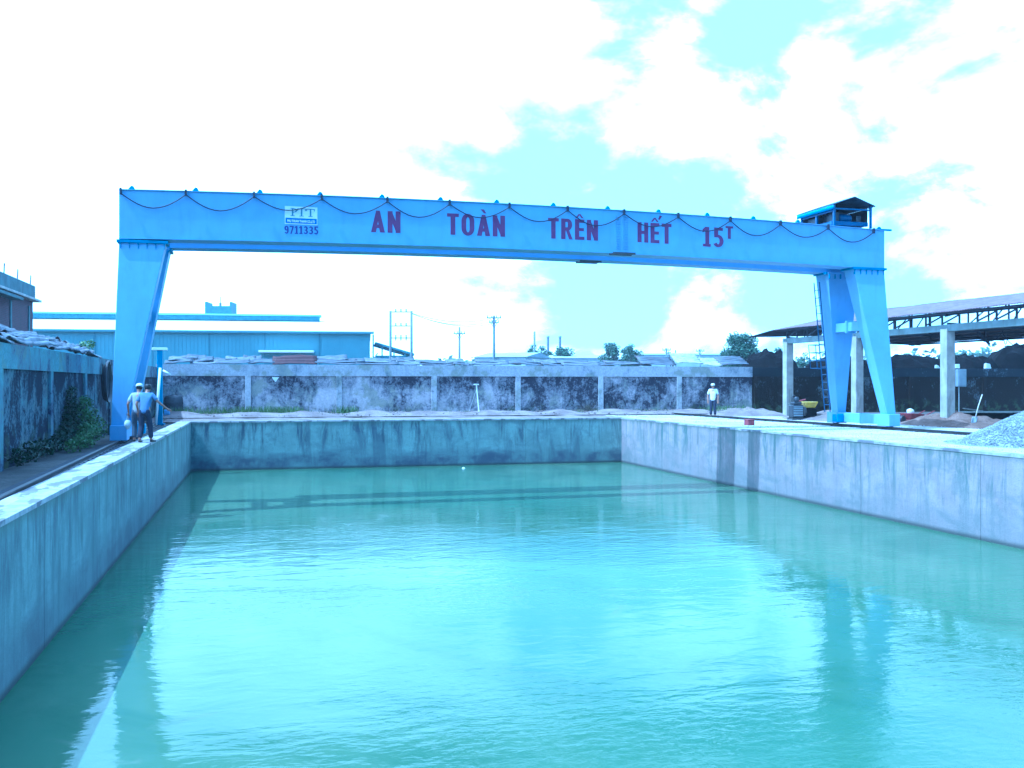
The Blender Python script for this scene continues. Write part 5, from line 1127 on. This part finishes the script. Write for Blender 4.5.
def person(label, loc, rot, H, arms, legs, shirt, trousers, cap, lean=0.0, head_turn=(0, 0)):
    """arms/legs: [(elbow, wrist, tip)] and [(knee, ankle, toe)] for left (-x) and right (+x); faces local +y"""
    r = thing("person", label, "person", loc, rot); r.scale = (H / 1.74,) * 3
    ln = lambda z: lean * max(0.0, z - 0.95)
    V, E, Q = [], [], []
    def add(p_, q, par=None):
        V.append(Vector(p_)); Q.append(q); i = len(V) - 1
        if par is not None: E.append((par, i))
        return i
    pel = add((0, 0, 0.95), (0.135, 0.10)); bel = add((0, ln(1.12), 1.12), (0.125, 0.09), pel); che = add((0, ln(1.32), 1.32), (0.145, 0.10), bel)
    nb = add((0, ln(1.46), 1.46), (0.07, 0.06), che); nk = add((0, ln(1.52) + 0.01, 1.52), (0.052, 0.052), nb)
    hx, hy = head_turn
    h1 = add((hx * .3, ln(1.58) + 0.02 + hy * .3, 1.58), (0.068, 0.078), nk); h2 = add((hx * .6, ln(1.65) + 0.02 + hy * .6, 1.655), (0.078, 0.092), h1); add((hx, ln(1.72) + 0.01 + hy, 1.715), (0.055, 0.065), h2)
    add((hx * .5, ln(1.63) + 0.125 + hy, 1.62), 0.012, h1)                               # nose
    for s in (-1, 1): add((s * 0.088 + hx * .5, ln(1.63) + 0.01 + hy * .5, 1.63), 0.012, h2)   # ears
    for s, (el_, wr, tip) in zip((-1, 1), arms):
        sh_ = add((s * 0.17, ln(1.42), 1.42), 0.055, che); e = add(el_, 0.040, sh_); w_ = add(wr, 0.027, e)
        tip = Vector(tip); wr = Vector(wr); dirn = (tip - wr).normalized(); side = dirn.cross(Vector((0, 1, 0.3))).normalized(); pm = add(wr + dirn * 0.06, (0.036, 0.020), w_)
        for k, ln_ in enumerate((0.075, 0.088, 0.08, 0.062)):
            off = side * (k - 1.5) * 0.021; f1 = add(wr + dirn * 0.105 + off, 0.0095, pm); add(wr + dirn * (0.105 + ln_) + off * 1.1 + Vector((0, 0.012, -0.006)), 0.008, f1)
        t1 = add(wr + dirn * 0.05 - side * 0.045 + Vector((0, 0.01, 0)), 0.011, pm); add(wr + dirn * 0.095 - side * 0.058 + Vector((0, 0.02, 0)), 0.009, t1)
    for s, (kn, ank, toe) in zip((-1, 1), legs):
        hi = add((s * 0.09, 0, 0.88), 0.085, pel); k_ = add(kn, 0.058, hi); a_2 = add(ank, 0.040, k_); add(toe, (0.036, 0.028), a_2)
    skin_mesh("body", V, E, Q, MT['skin'], r)
    # shirt
    V, E, Q = [], [], []
    z_ = add((0, 0, 0.83), (0.150, 0.118)); a = add((0, 0, 0.95), (0.157, 0.124), z_); b_ = add((0, ln(1.10), 1.10), (0.152, 0.115), a); c = add((0, ln(1.33), 1.33), (0.170, 0.122), b_); add((0, ln(1.46), 1.475), (0.075, 0.07), c)
    for s, (el_, wr, tip) in zip((-1, 1), arms):
        sh_ = add((s * 0.175, ln(1.42), 1.425), 0.072, c); el_ = Vector(el_); add(V[sh_].lerp(el_, 0.85), 0.066, sh_)
    skin_mesh("shirt", V, E, Q, MT[shirt], r)
    V, E, Q = [], [], []
    a0 = add((0, 0, 1.06), (0.130, 0.098)); a = add((0, 0, 0.95), (0.148, 0.115), a0)
    for s, (kn, ank, toe) in zip((-1, 1), legs):
        hi = add((s * 0.092, 0, 0.86), 0.098, a); k_ = add(kn, 0.086, hi); kn = Vector(kn); ank = Vector(ank); add(kn.lerp(ank, 0.92), 0.074, k_)
    skin_mesh("trousers", V, E, Q, MT[trousers], r)
    for s, (kn, ank, toe) in zip((-1, 1), legs):
        ank = Vector(ank); toe = Vector(toe); fw = (toe - ank); fw.z = 0; fw.normalize(); zf = toe.z
        V, E, Q = [], [], []
        a = add((ank.x - fw.x * 0.04, ank.y - fw.y * 0.04, zf + 0.01), (0.045, 0.045)); b_ = add((ank.x + fw.x * 0.08, ank.y + fw.y * 0.08, zf + 0.005), (0.05, 0.036), a); add((ank.x + fw.x * 0.20, ank.y + fw.y * 0.20, zf - 0.004), (0.042, 0.028), b_)
        skin_mesh("shoe", V, E, Q, MT['shoe'], r)
    hc_ = Vector((hx * .7, ln(1.67) + 0.012 + hy * .7, 1.665))
    if cap:
        cbm = MB().lathe([(0.104, -0.005), (0.108, 0.02), (0.104, 0.05), (0.085, 0.085), (0.05, 0.104), (0.005, 0.11)], 18, hc_)
        cbm.prism([(-0.075, 0.08), (0.075, 0.08), (0.06, 0.16), (0.02, 0.19), (-0.02, 0.19), (-0.06, 0.16)], hc_.z + 0.0, hc_.z + 0.012, 'z')
        for i in range(len(cbm.v) - 12, len(cbm.v)): cbm.v[i] += Vector((hc_.x, hc_.y, 0))
        cbm.build("cap", MT['capw'], r, smooth=True)
    hb_ = MB().lathe([(0.086, -0.075), (0.098, -0.03), (0.100, 0.02), (0.09, 0.055), (0.06, 0.085), (0.005, 0.096)], 16, hc_ + Vector((0, -0.012, -0.004)))
    for v_ in hb_.v:
        if v_.y > hc_.y + 0.035 and v_.z < hc_.z + 0.02: v_.y = hc_.y + 0.035 - 0.2 * (v_.y - hc_.y)
    hb_.build("hair", MT['hair'], r, smooth=True)
    # eyes and mouth sit on the face as their own small pieces
    for s in (-1, 1): MB().lathe([(0.002, -0.006), (0.012, -0.003), (0.012, 0.003), (0.002, 0.006)], 8, (s * 0.032 + hx * .5, ln(1.65) + 0.105 + hy * .6, 1.645), Matrix.Rotation(R(90), 3, 'X')).build("eye", MT['hair'], r)
    return r
walkL = [((-0.105, 0.10, 0.50), (-0.10, 0.02, 0.085), (-0.11, 0.17, 0.04)), ((0.10, 0.04, 0.49), (0.10, -0.16, 0.12), (0.11, -0.02, 0.045))]
walkR = [((-0.10, 0.03, 0.49), (-0.10, -0.14, 0.10), (-0.11, 0.01, 0.045)), ((0.115, 0.12, 0.50), (0.15, 0.10, 0.085), (0.20, 0.24, 0.04))]
stand = [((-0.10, 0.02, 0.49), (-0.11, -0.02, 0.085), (-0.14, 0.13, 0.04)), ((0.10, 0.02, 0.49), (0.11, -0.02, 0.085), (0.14, 0.13, 0.04))]
person("man in pale shirt and white cap walking away on the left bank, half hidden", W(-0.37, -14.85, 0.022), ROT - 0.12, 1.57,
       [((-0.27, -0.03, 1.15), (-0.27, 0.06, 0.90), (-0.27, 0.10, 0.72)), ((0.25, 0.05, 1.16), (0.22, 0.2, 0.98), (0.18, 0.32, 0.9))], walkL, 'shirt_pale', 'trouser_grey', True, 0.26, (0.01, 0.02))
person("bareheaded man in blue shirt pointing down at the rail on the left bank", W(-0.15, -15.15, 0.022), ROT - 0.28, 1.57,
       [((-0.26, 0.02, 1.16), (-0.24, 0.10, 0.92), (-0.24, 0.16, 0.76)), ((0.34, 0.14, 1.22), (0.52, 0.34, 1.02), (0.64, 0.46, 0.92))], walkR, 'shirt_blue', 'trouser_dark', False, 0.30, (0.0, 0.03))
person("man in white shirt, dark trousers and pale cap standing by the far wall", Vector((9.57, 46.2, 0.02)), R(165), 1.58,
       [((-0.27, -0.02, 1.14), (-0.26, 0.05, 0.90), (-0.25, 0.08, 0.72)), ((0.27, -0.02, 1.14), (0.26, 0.05, 0.90), (0.25, 0.08, 0.72))], stand, 'shirt_white', 'trouser_dark', True, 0.02)
# the bag the pale-shirted man carries
bgp = W(-0.37, -14.85, 0.022) + UX * -0.255 + VX * 0.08
bag = thing("carrier_bag", "small white plastic bag hanging from the pale-shirted man's left hand", "bag", bgp + Vector((0, 0, 0.34)), ROT)
bb_ = MB(); bb_.grid(16, 8, lambda a, t_: ((0.085 * math.sin(math.pi * min(1, 0.12 + t_ * 0.88)) + 0.01) * math.cos(2 * math.pi * a), (0.05 * math.sin(math.pi * min(1, 0.12 + t_ * .88)) + 0.008) * math.sin(2 * math.pi * a), 0.26 * (1 - t_) + 0.012 * mnoise.noise((a * 5, t_ * 5, 0))))
bb_.build("pouch", MT['plastic'], bag, smooth=True)
MB().tube([(-0.02, 0, 0.25), (-0.01, 0, 0.36), (0.01, 0, 0.36), (0.02, 0, 0.25)], 0.005, 5).build("handle", MT['plastic'], bag)

# ------------------------------------------------------------------ the damp bright air: one closed box of even haze round everything
hz_ = MB().box(-360, 360, -110, 520, -4.5, 30.0).build("haze", None, fix=True)
hm = bpy.data.materials.new("haze_air"); hm.use_nodes = True; ht = hm.node_tree; ht.nodes.clear()
ho = ht.nodes.new('ShaderNodeOutputMaterial'); hv = ht.nodes.new('ShaderNodeVolumePrincipled')
hv.inputs['Color'].default_value = (0.86, 0.93, 1.0, 1); hv.inputs['Density'].default_value = 0.0004; hv.inputs['Anisotropy'].default_value = 0.2
ht.links.new(hv.outputs[0], ho.inputs['Volume'])
hz_.data.materials.clear(); hz_.data.materials.append(hm); tag(hz_, kind='stuff')
S.cycles.volume_bounces = 0
